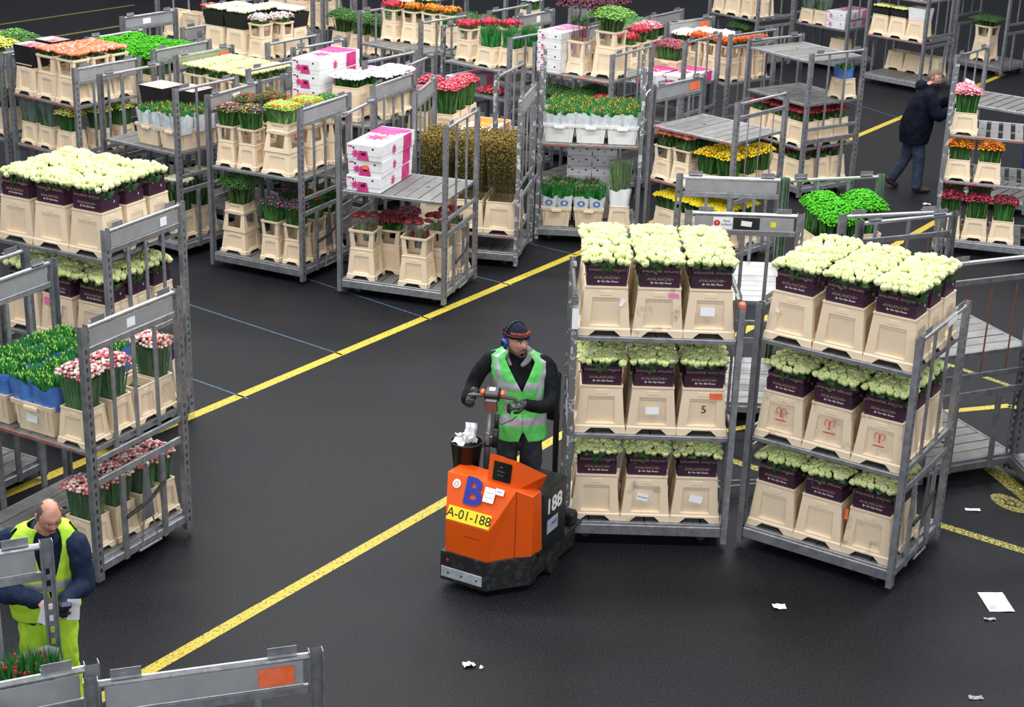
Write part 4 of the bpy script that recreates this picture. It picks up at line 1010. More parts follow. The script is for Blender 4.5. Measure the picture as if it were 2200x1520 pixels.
# T3
n = 'olive branch trolley'
for i, (x, y) in enumerate([(-.42, -.30), (.02, -.30), (.41, -.30)]):
    put('T3', 'tall', x, y, .415, f'{COLN[i]} in front row, {n}', 'twig', h=.80, w=.40, d=.34, fdesc='olive brown branches,')
    put('T3', 'tall', x, .08, .415, f'{COLN[i]} in second row, {n}', 'twig', h=.80, w=.40, d=.34, fdesc='olive brown branches,')
# T4
n = 'carnation trolley'
for i, (x, y) in enumerate([(-.47, -.32), (-.10, -.32), (-.10, -.02), (-.10, .30), (-.47, .02)]):
    put('T4', 'small', x, y, 1.245, ['front left', 'front middle', 'centre middle', 'rear middle', 'rear left'][i]+f' on shelf, {n}', 'spray_carn', h=.42 if i else .34, w=.30, d=.28, fdesc='red and pink carnations,')
carton('T4', .36, -.12, 1.245, 'orange printed white box on the shelf beside the red carnations', style='orange', w=.44, d=.80, h=.14, seed=5)
# T2
n = 'white tub trolley'
for i in range(3):
    put('T2', 'crate', -.405+.405*i, -.20, 1.32, f'{COLN[i]}, upper shelf, {n}', None, m='white_tub', w=.40, d=.56, hb=.24)
for i in range(6):
    for j in range(4):
        l, a = on('T2', -.50+.20*i+(.05 if j % 2 else 0), -.36+.235*j, 1.33)
        nm = ['outer left', 'left', 'inner left', 'inner right', 'right', 'outer right'][i]
        bunch('tulip_white', f'green tulips in white film, {nm} bundle, {["front","second","third","rear"][j]} row, {n}', l, a, .215, .225, .20, .25)
put('T2', 'crate', -.40, -.26, .2, f'front left, lower deck, {n}', None, w=.38, d=.46); put('T2', 'crate', .02, -.26, .2, f'front middle, lower deck, {n}', None, w=.38, d=.46)
for i, (x, y) in enumerate([(-.50, -.34), (-.30, -.34), (-.08, -.34), (.12, -.34), (-.42, -.05), (-.20, -.05), (.02, -.10)]):
    l, a = on('T2', x, y, .21); bunch('tulip_whiter', f'pink budded tulips, {["first","second","third","fourth","fifth","sixth","seventh"][i]} bundle, lower deck, {n}', l, a, .20, .23, .24, .36)
def rp():
    b = MB(); n = 18; vs = []; 
    for r_ in (.030, .048):
        for i in range(n): a_ = 2*PI*i/n; vs.append((r_*math.cos(a_), 0, r_*.8*math.sin(a_)))
    b.add(vs, [(i, (i+1) % n, n+(i+1) % n, n+i) for i in range(n)], 'bluepr'); return b.mesh('ring_print')
for q in [o for o in COL.objects if o.get('label', '').startswith('pink budded tulips')][:4]:
    for w_ in [c for c in q.children if c.name.startswith('wrap')]: obj('ring_print', cached('rp', rp), w_, (.0, -.125, .31), (.1, 0, 0), label='blue ring print')
put('T2', 'slim', .42, -.32, .2, f'front right, lower deck, {n}', None, w=.30, d=.27, hb=.29)
l, a = on('T2', .42, -.32, .2); b_ = bunch('spikes', 'grey green spikes in tall white film, right of lower deck, white tub trolley', l, a, .20, .18, .29, .62); obj('white_wrap', paper_wrap(.24, .21, .26, .52, 'paper', 1, 1.15), b_); obj('clear_wrap', paper_wrap(.26, .22, .5, .92, 'clear', 1, 1.2), b_)
for c_ in range(2):
    for k_ in range(7):
        carton('T2', -.13+.33*c_, .62+.02*c_, .2+.142*k_-.04*c_, f'white box with blue dots, {["left","right"][c_]} stack, layer {["one","two","three","four","five","six","seven"][k_]} from the deck', style='blue', w=.32, d=.50, h=.14, loc=(on('T2', -.13+.33*c_, .24, .205+.142*k_)))
# R2
n = 'bare topped coral rose trolley'
for i, (x, y) in enumerate([(-.48, -.36), (-.18, -.36), (-.48, -.04), (-.18, -.04), (-.48, .28), (-.18, .28)]):
    put('R2', 'slim', x, y, .935, ['front left', 'front second', 'middle left', 'middle second', 'rear left', 'rear second'][i]+f', middle shelf, {n}', 'coral_rose', h=.20, riser=.20, fdesc='coral roses,', w=.29, d=.28, hb=.27)
for i, (x, y) in enumerate([(.16, -.34), (.46, -.34), (.16, .02), (.46, .02), (.46, .34)]):
    put('R2', 'small', x, y, .935, ['front third', 'front right', 'middle third', 'middle right', 'rear right'][i]+f', middle shelf, {n}', 'spray_yellow', h=.34, fdesc='amber yellow sprays,', hb=.20)
for i, (x, y) in enumerate([(-.40, -.32), (-.02, -.32), (.38, -.32), (-.02, .06), (.40, .06)]):
    put('R2', 'tall', x, y, .2, ['front left', 'front middle', 'front right', 'rear middle', 'rear right'][i]+f', deck, {n}', 'pom_yellow', h=.24, fdesc='bright yellow chrysanthemums,', hb=.36, w=.38)
# R1
n = 'dark red rose trolley'
for zi, (z, nm) in enumerate([(.76, 'middle shelf'), (.2, 'lower deck')]):
    for j in range(3):
        for i in range(3):
            if j < 2 or i == 2: put('R1', 'tall', -.42+.41*i, -.34+.31*j, z, f'{ROWN[j]} {COLN[i]}, {nm}, {n}', 'pom_red' if False else 'red_rose', h=.17, w=.40, d=.31, hb=.36, fdesc='dark red roses,')
put('R1', 'small', .47, .33, 1.40, f'alone on the bare shelf, {n}', 'tulip_blue', h=.22, w=.30, d=.28, fdesc='green shoots in blue film,')
# Q2 green chrysanthemums
n = 'barred trolley'
for i, (x, y, nm) in enumerate([(-.36, -.22, 'far left'), (-.36, .20, 'far right'), (.02, -.26, 'near left'), (-.0, .16, 'near right')]):
    if i != 3: put('Q2', 'tall', x, y, 1.25, f'{nm} on shelf behind the barred trolley end', 'pom_green', h=.42, fdesc='vivid green chrysanthemums,', w=.40, d=.36)
# V1
n = 'slatted trolley at right edge'
put('V1', 'small', -.46, -.34, 1.58, f'upper shelf, {n}', 'spray_pinkl', h=.34, w=.34, d=.27, hb=.28, fdesc='pink and white sprays,')
l, a = on('V1', -.50, -.02, 1.58); bunch('spray_pinkl', 'pink and white spray standing behind the first on the upper shelf, slatted trolley', l, a, .20, .18, .24, .36)
put('V1', 'small', -.47, -.34, .975, f'left of two, middle shelf, {n}', 'spray_orange', h=.27, w=.33, d=.27, hb=.27, fdesc='orange sprays,')
put('V1', 'small', -.09, -.34, .975, f'right of two, middle shelf, {n}', 'spray_orange', h=.27, w=.33, d=.27, hb=.27, fdesc='orange sprays,')
put('V1', 'small', -.50, -.02, .975, f'rear left, middle shelf, {n}', 'spray_orange', h=.30, w=.28, d=.27, hb=.27, fdesc='orange sprays,')
for i, x in enumerate((-.50, -.16, .18)): put('V1', 'small', x, -.34, .2, f'{COLN[i]} of three, lower deck, {n}', 'spray_dred', h=.33, w=.32, d=.28, hb=.29, fdesc='dark red sprays,')
for i, x in enumerate((-.50, -.16)): put('V1', 'small', x, -.02, .2, f'{COLN[i]} of second row, lower deck, {n}', 'spray_dred', h=.43, w=.32, d=.28, hb=.29, fdesc='dark red sprays,')
# B1
n = 'coral rose trolley'
t_, b_ = put('B1', 'tall', -.43, -.33, 1.625, f'front left, top shelf, {n}', 'redpink_rose', h=.24, w=.37, fdesc='pink red roses in black carton,', hb=.40)
obj('black_carton', collar_mesh(.32, .26, .36, .64, 'blackbox', 1.12, 'carton'), b_)
t_, b_ = put('B1', 'tall', -.43, .02, 1.625, f'centre left, top shelf, {n}', 'redpink_rose', h=.24, w=.37, fdesc='pink red roses in pale carton,', hb=.40)
obj('black_carton', collar_mesh(.32, .26, .36, .66, 'blackbox', 1.12, 'carton'), b_)
for j in range(3):
    for i, x in enumerate((.02, .41)):
        put('B1', 'tall', x-.02, -.33+.32*j, 1.625, f'{ROWN[j]} {["middle","right"][i]}, top shelf, {n}', 'coral_rose', h=.11, w=.37, d=.31, hb=.34, riser=.26, fdesc='coral roses,')
for i, x in enumerate((-.46, -.12)): put('B1', 'small', x, -.33, .955, f'{["left","second"][i]}, middle shelf, {n}', 'shrouded', h=.31, w=.30, fdesc='dark leaves under misty plastic,')
put('B1', 'small', .26, -.33, .955, f'third, middle shelf, {n}', 'spray_alst', h=.31, w=.32, fdesc='yellow green lilies,')
put('B1', 'small', .42, .0, .955, f'right, second row, middle shelf, {n}', 'spray_alst', h=.32, w=.30, fdesc='yellow green lilies,')
put('B1', 'small', .46, .34, .955, f'rear right, middle shelf, {n}', 'spray_alst', h=.32, w=.28, fdesc='yellow green lilies,')
put('B1', 'slim', -.3, -.33, .2, f'left, lower deck, {n}', None, riser=.22, w=.30); put('B1', 'slim', .2, -.33, .2, f'right, lower deck, {n}', 'bushy_dark', riser=.22, w=.30, fdesc='dark leaves,')
# B2
n = 'black carton trolley'
put('B2', 'crate', .02, -.18, 1.33, f'front left, shelf, {n}', None, w=.37, d=.50); put('B2', 'crate', .42, -.18, 1.33, f'front right, shelf, {n}', None, w=.37, d=.50)
put('B2', 'crate', .43, .34, 1.33, f'rear right, shelf, {n}', None, w=.36, d=.38)
for i, (x, y) in enumerate([(-.03, -.32), (.17, -.32), (.36, -.32), (.54, -.32), (.0, -.07), (.2, -.07), (.38, -.07), (.55, -.07), (.36, .18), (.54, .18), (.36, .42), (.54, .42)]):
    l, a = on('B2', x, y, 1.34); bunch('tulip_white', f'tulips in white film, bundle {["one","two","three","four","five","six","seven","eight","nine","ten","eleven","twelve"][i]} from front left, {n}', l, a, .19, .24, .23, .28)
t_, b_ = put('B2', 'tall', -.22, .10, 1.33, f'behind the crates, shelf, {n}', 'peach_rose', h=.22, w=.38, d=.34, fdesc='pale pink roses in black carton,', hb=.40)
obj('black_carton', collar_mesh(.36, .34, .36, .64, 'blackbox', 1.14, 'carton'), b_)
t_, b_ = put('B2', 'tall', .14, .26, 1.33, f'behind the first carton, shelf, {n}', 'peach_rose', h=.22, w=.36, d=.32, fdesc='pale pink roses in second black carton,', hb=.40)
obj('black_carton', collar_mesh(.34, .32, .36, .62, 'blackbox', 1.14, 'carton'), b_)
put('B2', 'small', .42, -.30, .2, f'front right, lower deck, {n}', 'cream_rose', h=.42, hb=.36, w=.34, fdesc='cream flowers,')
put('B2', 'small', .02, -.30, .2, f'front middle, lower deck, {n}', 'spray_alst', h=.40, hb=.36, w=.34, fdesc='pale lilies,'); put('B2', 'small', .42, .05, .2, f'second row right, lower deck, {n}', 'cream_rose', h=.46, hb=.36, w=.34, fdesc='cream flowers,')
# B3
for j in range(2):
    for i in range(3): put('B3', 'tall', -.44+.44*i, -.28+.44*j, 1.35, f'{["front","rear"][j]} {COLN[i]}, shelf, vivid green chrysanthemum trolley', 'pom_green', h=.40, w=.42, d=.42, fdesc='vivid green chrysanthemums,')
for i, (x, y) in enumerate([(-.7, .5), (-.2, .62), (-.95, .2)]):
    l, a = on('B3', x, y, 1.30); 
# B4
for j in range(3):
    for i in range(3): put('B4', 'slim', -.42+.40*i, -.33+.31*j, 1.40, f'{ROWN[j]} {COLN[i]}, shelf, pale yellow rose trolley', 'lime_rose', h=.15, riser=.24, w=.36, d=.29, hb=.30, fdesc='pale yellow roses,')
put('B4', 'tall', .2, -.3, .7, 'half hidden on lower level, pale yellow rose trolley', 'red_rose', h=.35, fdesc='red flowers,')
# B6
n = 'white green rose trolley'
for i, (x, y) in enumerate([(-.42, -.32), (-.02, -.32), (-.42, .02), (-.02, .02), (.36, .30), (-.02, .34)]):
    t_, b_ = put('B6', 'tall', x, y, 1.86, ['front left', 'front middle', 'centre left', 'centre middle', 'rear right', 'rear middle'][i]+f', top shelf, {n}', 'cream_rose', h=.26, w=.38, d=.32, fdesc='white green roses in black carton,')
    obj('black_carton', collar_mesh(.34, .28, .38, .58, 'blackbox', 1.15), b_)
put('B6', 'slim', .36, -.34, 1.86, f'front right, top shelf, {n}', 'gerb_pink', h=.14, riser=.22, w=.28, fdesc='blush gerberas,'); put('B6', 'slim', .46, -.02, 1.86, f'centre right, top shelf, {n}', 'gerb_pink', h=.14, riser=.22, w=.28, fdesc='blush gerberas,')
# B8
n = 'white chrysanthemum trolley'
for i in range(4): carton('B8', -.32, -.02, 1.61+.184*i, f'magenta printed box, {["bottom","second","third","top"][i]} of stack left of the white chrysanthemums', seed=3+i, w=.40, d=.98)
for i, (x, y) in enumerate([(.16, -.22), (.40, .10), (.44, .40)]): put('B8', 'tall', x, y, 1.61, ['front', 'middle', 'rear'][i]+f' of three tubs, top shelf, {n}', 'pom_white', h=.20, w=.42, d=.38, hb=.42, fdesc='pure white chrysanthemums,')
put('B8', 'crate', -.45, -.30, .9, f'front left, lower shelf, {n}', 'pom_red', h=.3, fdesc='red chrysanthemums,')
# B9
carton('B9', .30, -.15, 1.5, 'pale pink printed box on shelf left of the red carnations', style='rose', w=.5, d=.8, h=.22, seed=9); carton('B9', .32, -.15, 1.725, 'pale pink printed box lying on another, left of the red carnations', style='rose', w=.5, d=.8, h=.16, seed=10)
# T5
n = 'white carton trolley'
for i in range(4): carton('T5', -.42, -.16, 1.74+.143*i, f'white box with two dark holes, {["bottom","second","third","top"][i]} of stack beside purple plumes', style='pink', w=.40, d=.72, h=.14, seed=20+i)
put('T5', 'slim', -.06, -.26, 1.74, f'left of two small, top shelf, {n}', 'plume', h=.66, riser=.30, w=.31, d=.28, hb=.20, fdesc='dark purple plumes,'); put('T5', 'slim', .10, .12, 1.74, f'rear small one, top shelf, {n}', 'plume', h=.66, riser=.30, w=.28, d=.26, hb=.20, fdesc='dark purple plumes,')
put('T5', 'tall', .38, -.16, 1.74, f'tall one at right, top shelf, {n}', 'bushy_lime', h=.32, riser=.26, w=.38, d=.34, hb=.42, fdesc='lime green bush,')
for i, (x, y) in enumerate([(-.4, -.3), (0, -.3), (.4, -.3), (0, .1)]): put('T5', 'small', x, y, .95, f'{["left","middle","right","rear"][i]}, lower shelf, {n}', ['bushy_dark', 'bushy', 'spray_carn', 'bushy_dark'][i], h=.28, w=.34, fdesc=['dark leaves,', 'green leaves,', 'red flowers,', 'dark leaves,'][i])
# T6
n = 'red gerbera trolley'
put('T6', 'slim', -.46, -.30, 1.42, f'front left, {n}', 'gerb_red', h=.18, riser=.24, w=.32, hb=.30, fdesc='crimson gerberas,'); put('T6', 'slim', -.46, .02, 1.42, f'second row left, {n}', 'gerb_red', h=.24, riser=.24, w=.32, hb=.30, fdesc='crimson gerberas,'); put('T6', 'slim', -.46, .32, 1.42, f'rear left, {n}', 'spray_pinkl', h=.28, riser=.24, w=.32, hb=.30, fdesc='bright pink flowers,')
carton('T6', .05, -.22, 1.42, 'magenta printed box in front of the heather crates', w=.44, d=.7, h=.17, seed=31, rz=-.1); carton('T6', .43, .02, 1.42, 'magenta printed box below the white chrysanthemums', w=.40, d=.9, h=.17, seed=32)
put('T6', 'crate', -.05, .32, 1.42, f'behind the magenta box, {n}', 'spray_heath', h=.30, w=.40, d=.34, fdesc='purple heather,')
# R3
n = 'orange red gerbera trolley'
for i, (x, y) in enumerate([(-.15, -.32), (.15, -.30), (.44, -.28), (.46, .02), (.46, .32)]): put('R3', 'slim', x, y, 1.38, f'{["first","second","third","fourth","fifth"][i]} from left, {n}', 'gerb_orange_red', h=.14, riser=.22, w=.27, hb=.34, fdesc='orange red gerberas,')
for i, (x, y) in enumerate([(-.47, -.25), (-.40, .1), (-.05, .15)]): put('R3', 'small', x, y, 1.38, f'{["left","rear left","rear middle"][i]}, white flowers, {n}', 'pom_cream', h=.24, w=.36, hb=.42, d=.32, fdesc='cream white chrysanthemums,')
# M1
n = 'bare front shelf trolley'
for i, (x, y) in enumerate([(-.46, .02), (-.12, .12), (.20, .22), (.50, .30)]): put('M1', 'slim', x, y, 1.64, f'{["first","second","third","fourth"][i]} in back row, {n}', ['gerb_red', 'gerb_orange', 'gerb_orange', 'gerb_orange'][i], h=.14, riser=.22, w=.29, hb=.30, fdesc=['red gerberas,', 'orange gerberas,', 'orange gerberas,', 'orange gerberas,'][i])
put('M1', 'small', -.46, .34, 1.64, f'rear left, {n}', 'pom_cream', h=.34, w=.32, hb=.34, fdesc='cream chrysanthemums,'); put('M1', 'small', -.12, .42, 1.64, f'rear second, {n}', 'pom_cream', h=.40, w=.32, hb=.34, fdesc='cream chrysanthemums,')
# M2
n = 'yellow green shoot trolley'
put('M2', 'slim', -.42, -.22, 1.62, f'front left, {n}', 'gerb_red', h=.14, riser=.2, w=.29, fdesc='crimson gerberas,'); put('M2', 'slim', -.30, .12, 1.62, f'second row left, {n}', 'gerb_red', h=.14, riser=.2, w=.29, fdesc='crimson gerberas,'); put('M2', 'slim', -.02, .28, 1.62, f'rear middle, {n}', 'gerb_red', h=.14, riser=.2, w=.29, fdesc='crimson gerberas,')
for i, (x, y) in enumerate([(.10, -.30), (.40, -.16), (.46, .16)]): put('M2', 'small', x, y, 1.62, f'{["front middle","front right","rear right"][i]}, {n}', 'tulip_none', h=.32, w=.34, d=.32, fdesc='yellow green shoots,')
carton('M2', -.40, -.15, 1.2, 'pale magenta box under the crimson gerberas', style='rose', w=.4, d=.7, h=.2, seed=40)
l, a = on('M2', .15, -.30, 1.2); bunch('spray_carn', 'few dark pink flowers under the bare middle shelf edge', l, a, .3, .2, 0, .14)
# M3 M4 M6 M7
for i, (x, y) in enumerate([(-.42, -.2), (-.02, -.2), (.38, -.2), (-.42, .25), (-.02, .25)]): put('M3', 'crate', x, y, 1.3, f'{["front left","front middle","front right","rear left","rear middle"][i]}, top centre trolley', 'tulip_whiter', h=.36, w=.38, d=.42, fdesc='white and green bundles,', m='white_tub')
put('M4', 'crate', .42, -.2, 1.3, 'at right of plated middle trolley', 'spray_white', h=.24, w=.38, d=.42, fdesc='white and green sprays,'); put('M4', 'crate', .0, -.2, 1.3, 'at middle of plated middle trolley', 'bushy_dark', h=.2, w=.38, d=.42, fdesc='dark leaves,')
put('M7', 'small', -.45, -.1, 1.5, 'with white flowers left of the purple plumes', 'pom_cream', h=.25, w=.32, hb=.40, fdesc='white chrysanthemums,')
put('M6', 'crate', .0, .0, 1.5, 'behind the lime green bush, top trolley', 'bushy', h=.2, fdesc='green leaves,', w=.5); put('M6', 'crate', .45, .0, 1.5, 'right of the lime green bush, top trolley', 'spray_pinkl', h=.25, fdesc='bright pink flowers,', w=.36)
# T10 T12 T13
for i, x in enumerate((-.42, -.02, .38)): put('T10', 'tall', x, -.3, 1.45, f'{COLN[i]} at top edge above white green roses', 'redpink_rose' if i == 2 else None, h=.2, w=.38, hb=.44, fdesc='red roses,')
for i, (x, y) in enumerate([(-.3, -.26), (.12, -.26), (.46, -.1), (.3, .25)]): put('T12', 'tall', x, y, 1.5, f'{["left","middle","right","rear"][i]} at top edge behind blush gerberas', 'bushy', h=.3, riser=.26, w=.40, d=.34, hb=.42, fdesc='green stems,')
for i, (x, y) in enumerate([(-.4, -.3), (0, -.3), (.4, -.3), (.4, .1)]): put('T13', 'small', x, y, 1.25, f'{["first","second","third","fourth"][i]}, leafy top edge trolley', 'bushy', h=.36, w=.34, fdesc='dark green branches,')
# B0
for i, (x, y) in enumerate([(.40, -.25), (.42, .1), (.0, -.2), (.05, .2)]): put('B0', 'tall', x, y, 1.5, f'{["front right","rear right","front left","rear left"][i]}, leftmost trolley', ['spray_alst', 'bushy', 'spray_alst', 'bushy_lime'][i], h=.36, w=.36, d=.32, fdesc='yellow and green foliage,')
put('B0', 'tall', .40, -.3, .955, 'right, middle shelf, leftmost trolley', 'bushy_dark', h=.3, fdesc='dark foliage,')
# U
for i, x in enumerate((-.48, -.1, .28, .5)): put('U1', 'tall', x, -.3+.1*(i == 3), 1.0, f'{["first","second","third","fourth"][i]}, distant cream tub trolley', None, w=.30 if i != 1 else .42, d=.34, hb=.42)
put('U1', 'tall', .1, -.3, .2, 'lower deck, distant cream tub trolley', 'bushy_dark', h=.3, fdesc='dark foliage,')
put('U2', 'small', -.44, -.3, .85, 'left of two, distant pink box trolley', 'shrouded', h=.3, w=.33, fdesc='plastic wrapped stems,'); put('U2', 'small', -.10, -.3, .85, 'right of two, distant pink box trolley', 'shrouded', h=.3, w=.33, fdesc='plastic wrapped stems,')
for i in range(2): carton('U2', .33, -.05, .85+.17*i, f'{["lower","upper"][i]} pink printed box on the distant trolley at top right', w=.45, d=.9, h=.165, style='rose', seed=50+i)
put('U2', 'tall', .25, -.1, .2, 'lower deck under the distant pink boxes', None)
n = 'distant three bucket trolley'
for i in range(3):
    t_, b_ = put('U3', 'tall', -.41+.40*i, -.34, .95, f'{COLN[i]}, {n}', 'lime_rose' if i < 2 else None, h=.20, fdesc='pale yellow roses in black carton,')
    if b_: obj('black_carton', collar_mesh(.34, .26, .38, .52, 'blackbox', 1.08), b_)
    else: obj('white_carton', collar_mesh(.34, .26, .38, .62, 'carton', 1.12), t_)
    put('U3', 'tall', -.41+.40*i, .34, .2, f'{COLN[i]} on lower deck, {n}', None, hb=.36)
put('U3', 'small', .3, -.3, 1.72, f'top shelf, {n}', None); carton('U3', -.1, -.3, 1.72, 'pink printed box on top shelf at upper right edge', w=.4, d=.4, style='rose', seed=60)
put('U4', 'slim', -.05, -.1, .2, 'alone on the deck of the distant top right trolley', 'bushy_dark', riser=.28, h=.2, w=.42, d=.36, hb=.46, fdesc='dark leafy bunch,'); put('U4', 'small', .40, -.3, 1.6, 'upper shelf of the distant top right trolley', None, w=.5)
def wb_():
    b = MB(); b.bbox(-.22, .22, -.28, .28, .12, .75, 'bluebin', .02); b.bbox(-.25, .25, -.31, .31, .75, .80, 'bluebin', .01)
    b.tube((-.26, .25, .12), (-.22, .25, .12), .12, 'black', 16); b.tube((.22, .25, .12), (.26, .25, .12), .12, 'black', 16); b.tube((-.2, .34, .74), (.2, .34, .74), .015, 'bluebin'); return b.mesh('wheelie_bin')
tag(obj('wheelie_bin', wb_(), None, (8.15, 24.5, .0), (0, 0, -1.2)), 'dark blue wheeled bin behind the slatted trolley at right', 'bin')
# F2 tulips
for i, (x, y) in enumerate([(.42, .30), (.42, -.02), (.42, -.34), (.08, .30), (.08, -.02), (.08, -.34)]):
    l, a = on('F2', x, y, 1.45); bunch('tulip_red', f'red budded tulips in white film, {["near right","near middle","near left","far right","far middle","far left"][i]} bundle, nearest tulip trolley', l, a, .30, .31, .0, .46)

# ------------------------------------------------------------------ orange tug (local frame: x along its front, y to its rear)
OX, OY, OA = -.471, 11.151, -math.radians(28.6)
tug = thing('tow_tug', 'orange electric tow tug numbered 188 with the driver standing on it', 'vehicle', (OX, OY, 0), OA)
def poly_prism(b, pts, z0, z1, m):
    n = len(pts); b.add([(x, y, z0) for x, y in pts]+[(x, y, z1) for x, y in pts], [tuple(range(n))[::-1], tuple(range(n, 2*n))]+[(i, (i+1) % n, n+(i+1) % n, n+i) for i in range(n)], m)
# chassis + bumper
b = MB(); poly_prism(b, [(-.015, 0), (.37, -.01), (.60, .27), (.60, 1.05), (.50, 1.19), (.08, 1.19), (-.03, 1.05)], .06, .21, 'bumper'); obj('chassis', b.mesh('chassis'), tug)
b = MB(); poly_prism(b, [(-.03, -.02), (.372, -.02), (.615, .26), (.615, .36), (.55, .36), (.33, .06), (-.03, .06)], .055, .30, 'bumper'); bo = obj('bumper', b.mesh('bumper'), tug)
b = MB(); b.bbox(-.02, .345, -.028, -.018, .085, .175, 'grey_bar', .003); obj('bumper_strip', b.mesh('bumper_strip'), bo)
for x in (.045, .165, .30): obj('bolt', cached('bolt', lambda: MB().lathe([(0, .003), (.008, .002), (.008, 0)], 'ink', 8).mesh('bolt')), bo, (x, -.0285, .13), (PI/2, 0, 0))
obj('reflector', cached('refl', lambda: MB().lathe([(0, .006), (.012, .004), (.014, 0)], 'red', 12).mesh('refl')), bo, (.035, -.021, .235), (PI/2, 0, 0))
# body shell
b = MB()
V_ = {'a0': (0, 0, .285), 'a1': (0, 0, .564), 'a2': (-.088, .17, .885), 'b0': (.368, 0, .285), 'b1': (.382, 0, .564), 'c0': (.511, .185, .285), 'c1': (.511, .185, .862), 'd0': (.61, .27, .285), 'd1': (.61, .27, .80), 'e0': (.61, .44, .285), 'e1': (.61, .40, .80), 'f0': (0, .44, .285), 'f1': (-.088, .40, .87), 'g1': (.50, .40, .86)}
K = list(V_); idx = {k_: i for i, k_ in enumerate(K)}
FF = [('a0', 'b0', 'b1', 'a1'), ('a1', 'b1', 'c1', 'a2'), ('b0', 'c0', 'c1', 'b1'), ('a0', 'a1', 'a2', 'f1', 'f0'), ('a2', 'c1', 'g1', 'f1'), ('f0', 'f1', 'g1', 'e1', 'e0'), ('c1', 'd1', 'e1', 'g1')]
b.add([V_[k_] for k_ in K], [tuple(idx[q] for q in f) for f in FF], 'paint_orange')
hood = obj('hood', b.mesh('hood'), tug)
b = MB(); b.add([V_['c0'], V_['d0'], V_['d1'], V_['c1'], V_['e0'], V_['e1']], [(0, 1, 2, 3), (1, 4, 5, 2)], 'paint_orange'); obj('side_door', b.mesh('side_door'), tug, (.004, 0, 0))
# lettering on the sloped upper front; plane through a1,b1,a2
nx = Vector(V_['a2'])-Vector(V_['a1']); tilt = math.atan2(nx.y, nx.z)
def front(u, s_): return Vector((u, 0, .564))+nx*s_+Vector((0, -math.cos(tilt)*.003, math.sin(tilt)*.003))
rotf = (PI/2-tilt, 0, 0)
text_on(hood, 'B', .285, 'ink_blue', front(.235, .70), rotf, shear=-.06, extrude=.0008, res=8, bold=.010)
pl = MB(); pl.box(-.19, .19, -.055, .055, 0, .003, 'plate_yellow'); np_ = obj('number_plate', pl.mesh('number_plate'), hood, front(.205, .185), (PI/2-tilt, 0, 0))
text_on(np_, 'A-01-188', .102, 'ink', (0, 0, .004), (0, 0, 0), res=6)
def patch(u, s_, w, h, m, name, rz=0.): bb = MB(); bb.box(-w/2, w/2, -h/2, h/2, 0, .0015, m); return obj(name, bb.mesh(name), hood, front(u, s_), (PI/2-tilt, 0, rz))
st = patch(.375, .74, .095, .115, 'paper', 'paper_sticker'); text_on(st, '~~~~', .026, 'red', (0, .02, .003), (0, 0, 0), shear=.2); text_on(st, '= = = =', .02, 'plate', (0, -.02, .003), (0, 0, 0))
st = patch(.465, .86, .075, .048, 'paper', 'small_sticker'); text_on(st, '====', .02, 'ink_blue', (0, 0, .003), (0, 0, 0))
bb = MB(); bb.lathe([(0, .002), (.026, .002), (.034, .001), (.036, 0)], 'white', 24); st = obj('round_sticker', bb.mesh('round_sticker'), hood, front(.085, .80), rotf)
bb = MB(); bb.lathe([(.015, .004), (.019, .004)], 'red', 16); obj('sticker_emblem', bb.mesh('emblem'), st)
bb = MB(); bb.box(-.09, .07, -.0015, .0015, 0, .001, 'ink'); obj('scratch_line', bb.mesh('scratch'), hood, (.24, -.001, .47), (PI/2, 0, -.0))
# display pod
b = MB(); pts = [(.285, .24), (.52, .24), (.62, .40), (.40, .42)]
b.add([(.235, .215, .855), (.475, .215, .845), (.48, .26, 1.075), (.235, .26, 1.085), (.66, .40, .95), (.60, .43, .82), (.26, .42, 1.0), (.26, .42, .85)], [(0, 1, 2, 3), (1, 5, 4, 2), (3, 2, 4, 6), (0, 3, 6, 7), (7, 6, 4, 5)], 'paint_orange'); pod = obj('display_pod', b.mesh('display_pod'), tug)
b = MB(); b.bbox(-.078, .078, -.006, .0, -.075, .075, 'glass_blk', .004); sc = obj('display_screen', b.mesh('display_screen'), pod, (.358, .233, .968), (-.19, 0, 0))
for i, (s_, zz) in enumerate([('==', .035), ('= = = =', .0), ('== ==', -.03)]): text_on(sc, s_, .020, 'plate', (-.01, -.0075, zz), (PI/2, 0, 0))
# battery box with number
b = MB(); b.bbox(.03, .605, .44, .86, .20, .76, 'battery', .015); bat = obj('battery_box', b.mesh('battery_box'), tug)
b = MB(); b.bbox(.06, .36, .30, .46, .21, .80, 'battery', .02); obj('motor_cover', b.mesh('motor_cover'), tug)
text_on(bat, '188', .175, 'white', (.608, .64, .60), (PI/2, 0, PI/2), res=6, bold=.006); bb = MB(); bb.box(-.09, .09, -.001, .001, -.06, .06, 'grey_bar'); lb = obj('maker_label', bb.mesh('maker_label'), bat, (.608, .62, .43), (0, 0, PI/2)); text_on(lb, 'AGI', .05, 'bluepr', (.02, -.003, .01), (PI/2, 0, 0), shear=.2)
# low wheel skirt / rear platform
b = MB(); b.bbox(-.02, .60, .86, 1.18, .20, .225, 'black', .008); obj('platform', b.mesh('platform'), tug)
b = MB(); b.tube((.58, .62, .085), (.63, .62, .085), .085, 'black', 18); b.tube((-.04, .62, .085), (.01, .62, .085), .085, 'black', 18); b.tube((.22, .14, .07), (.32, .14, .07), .07, 'black', 18); obj('wheel', b.mesh('wheel'), tug)
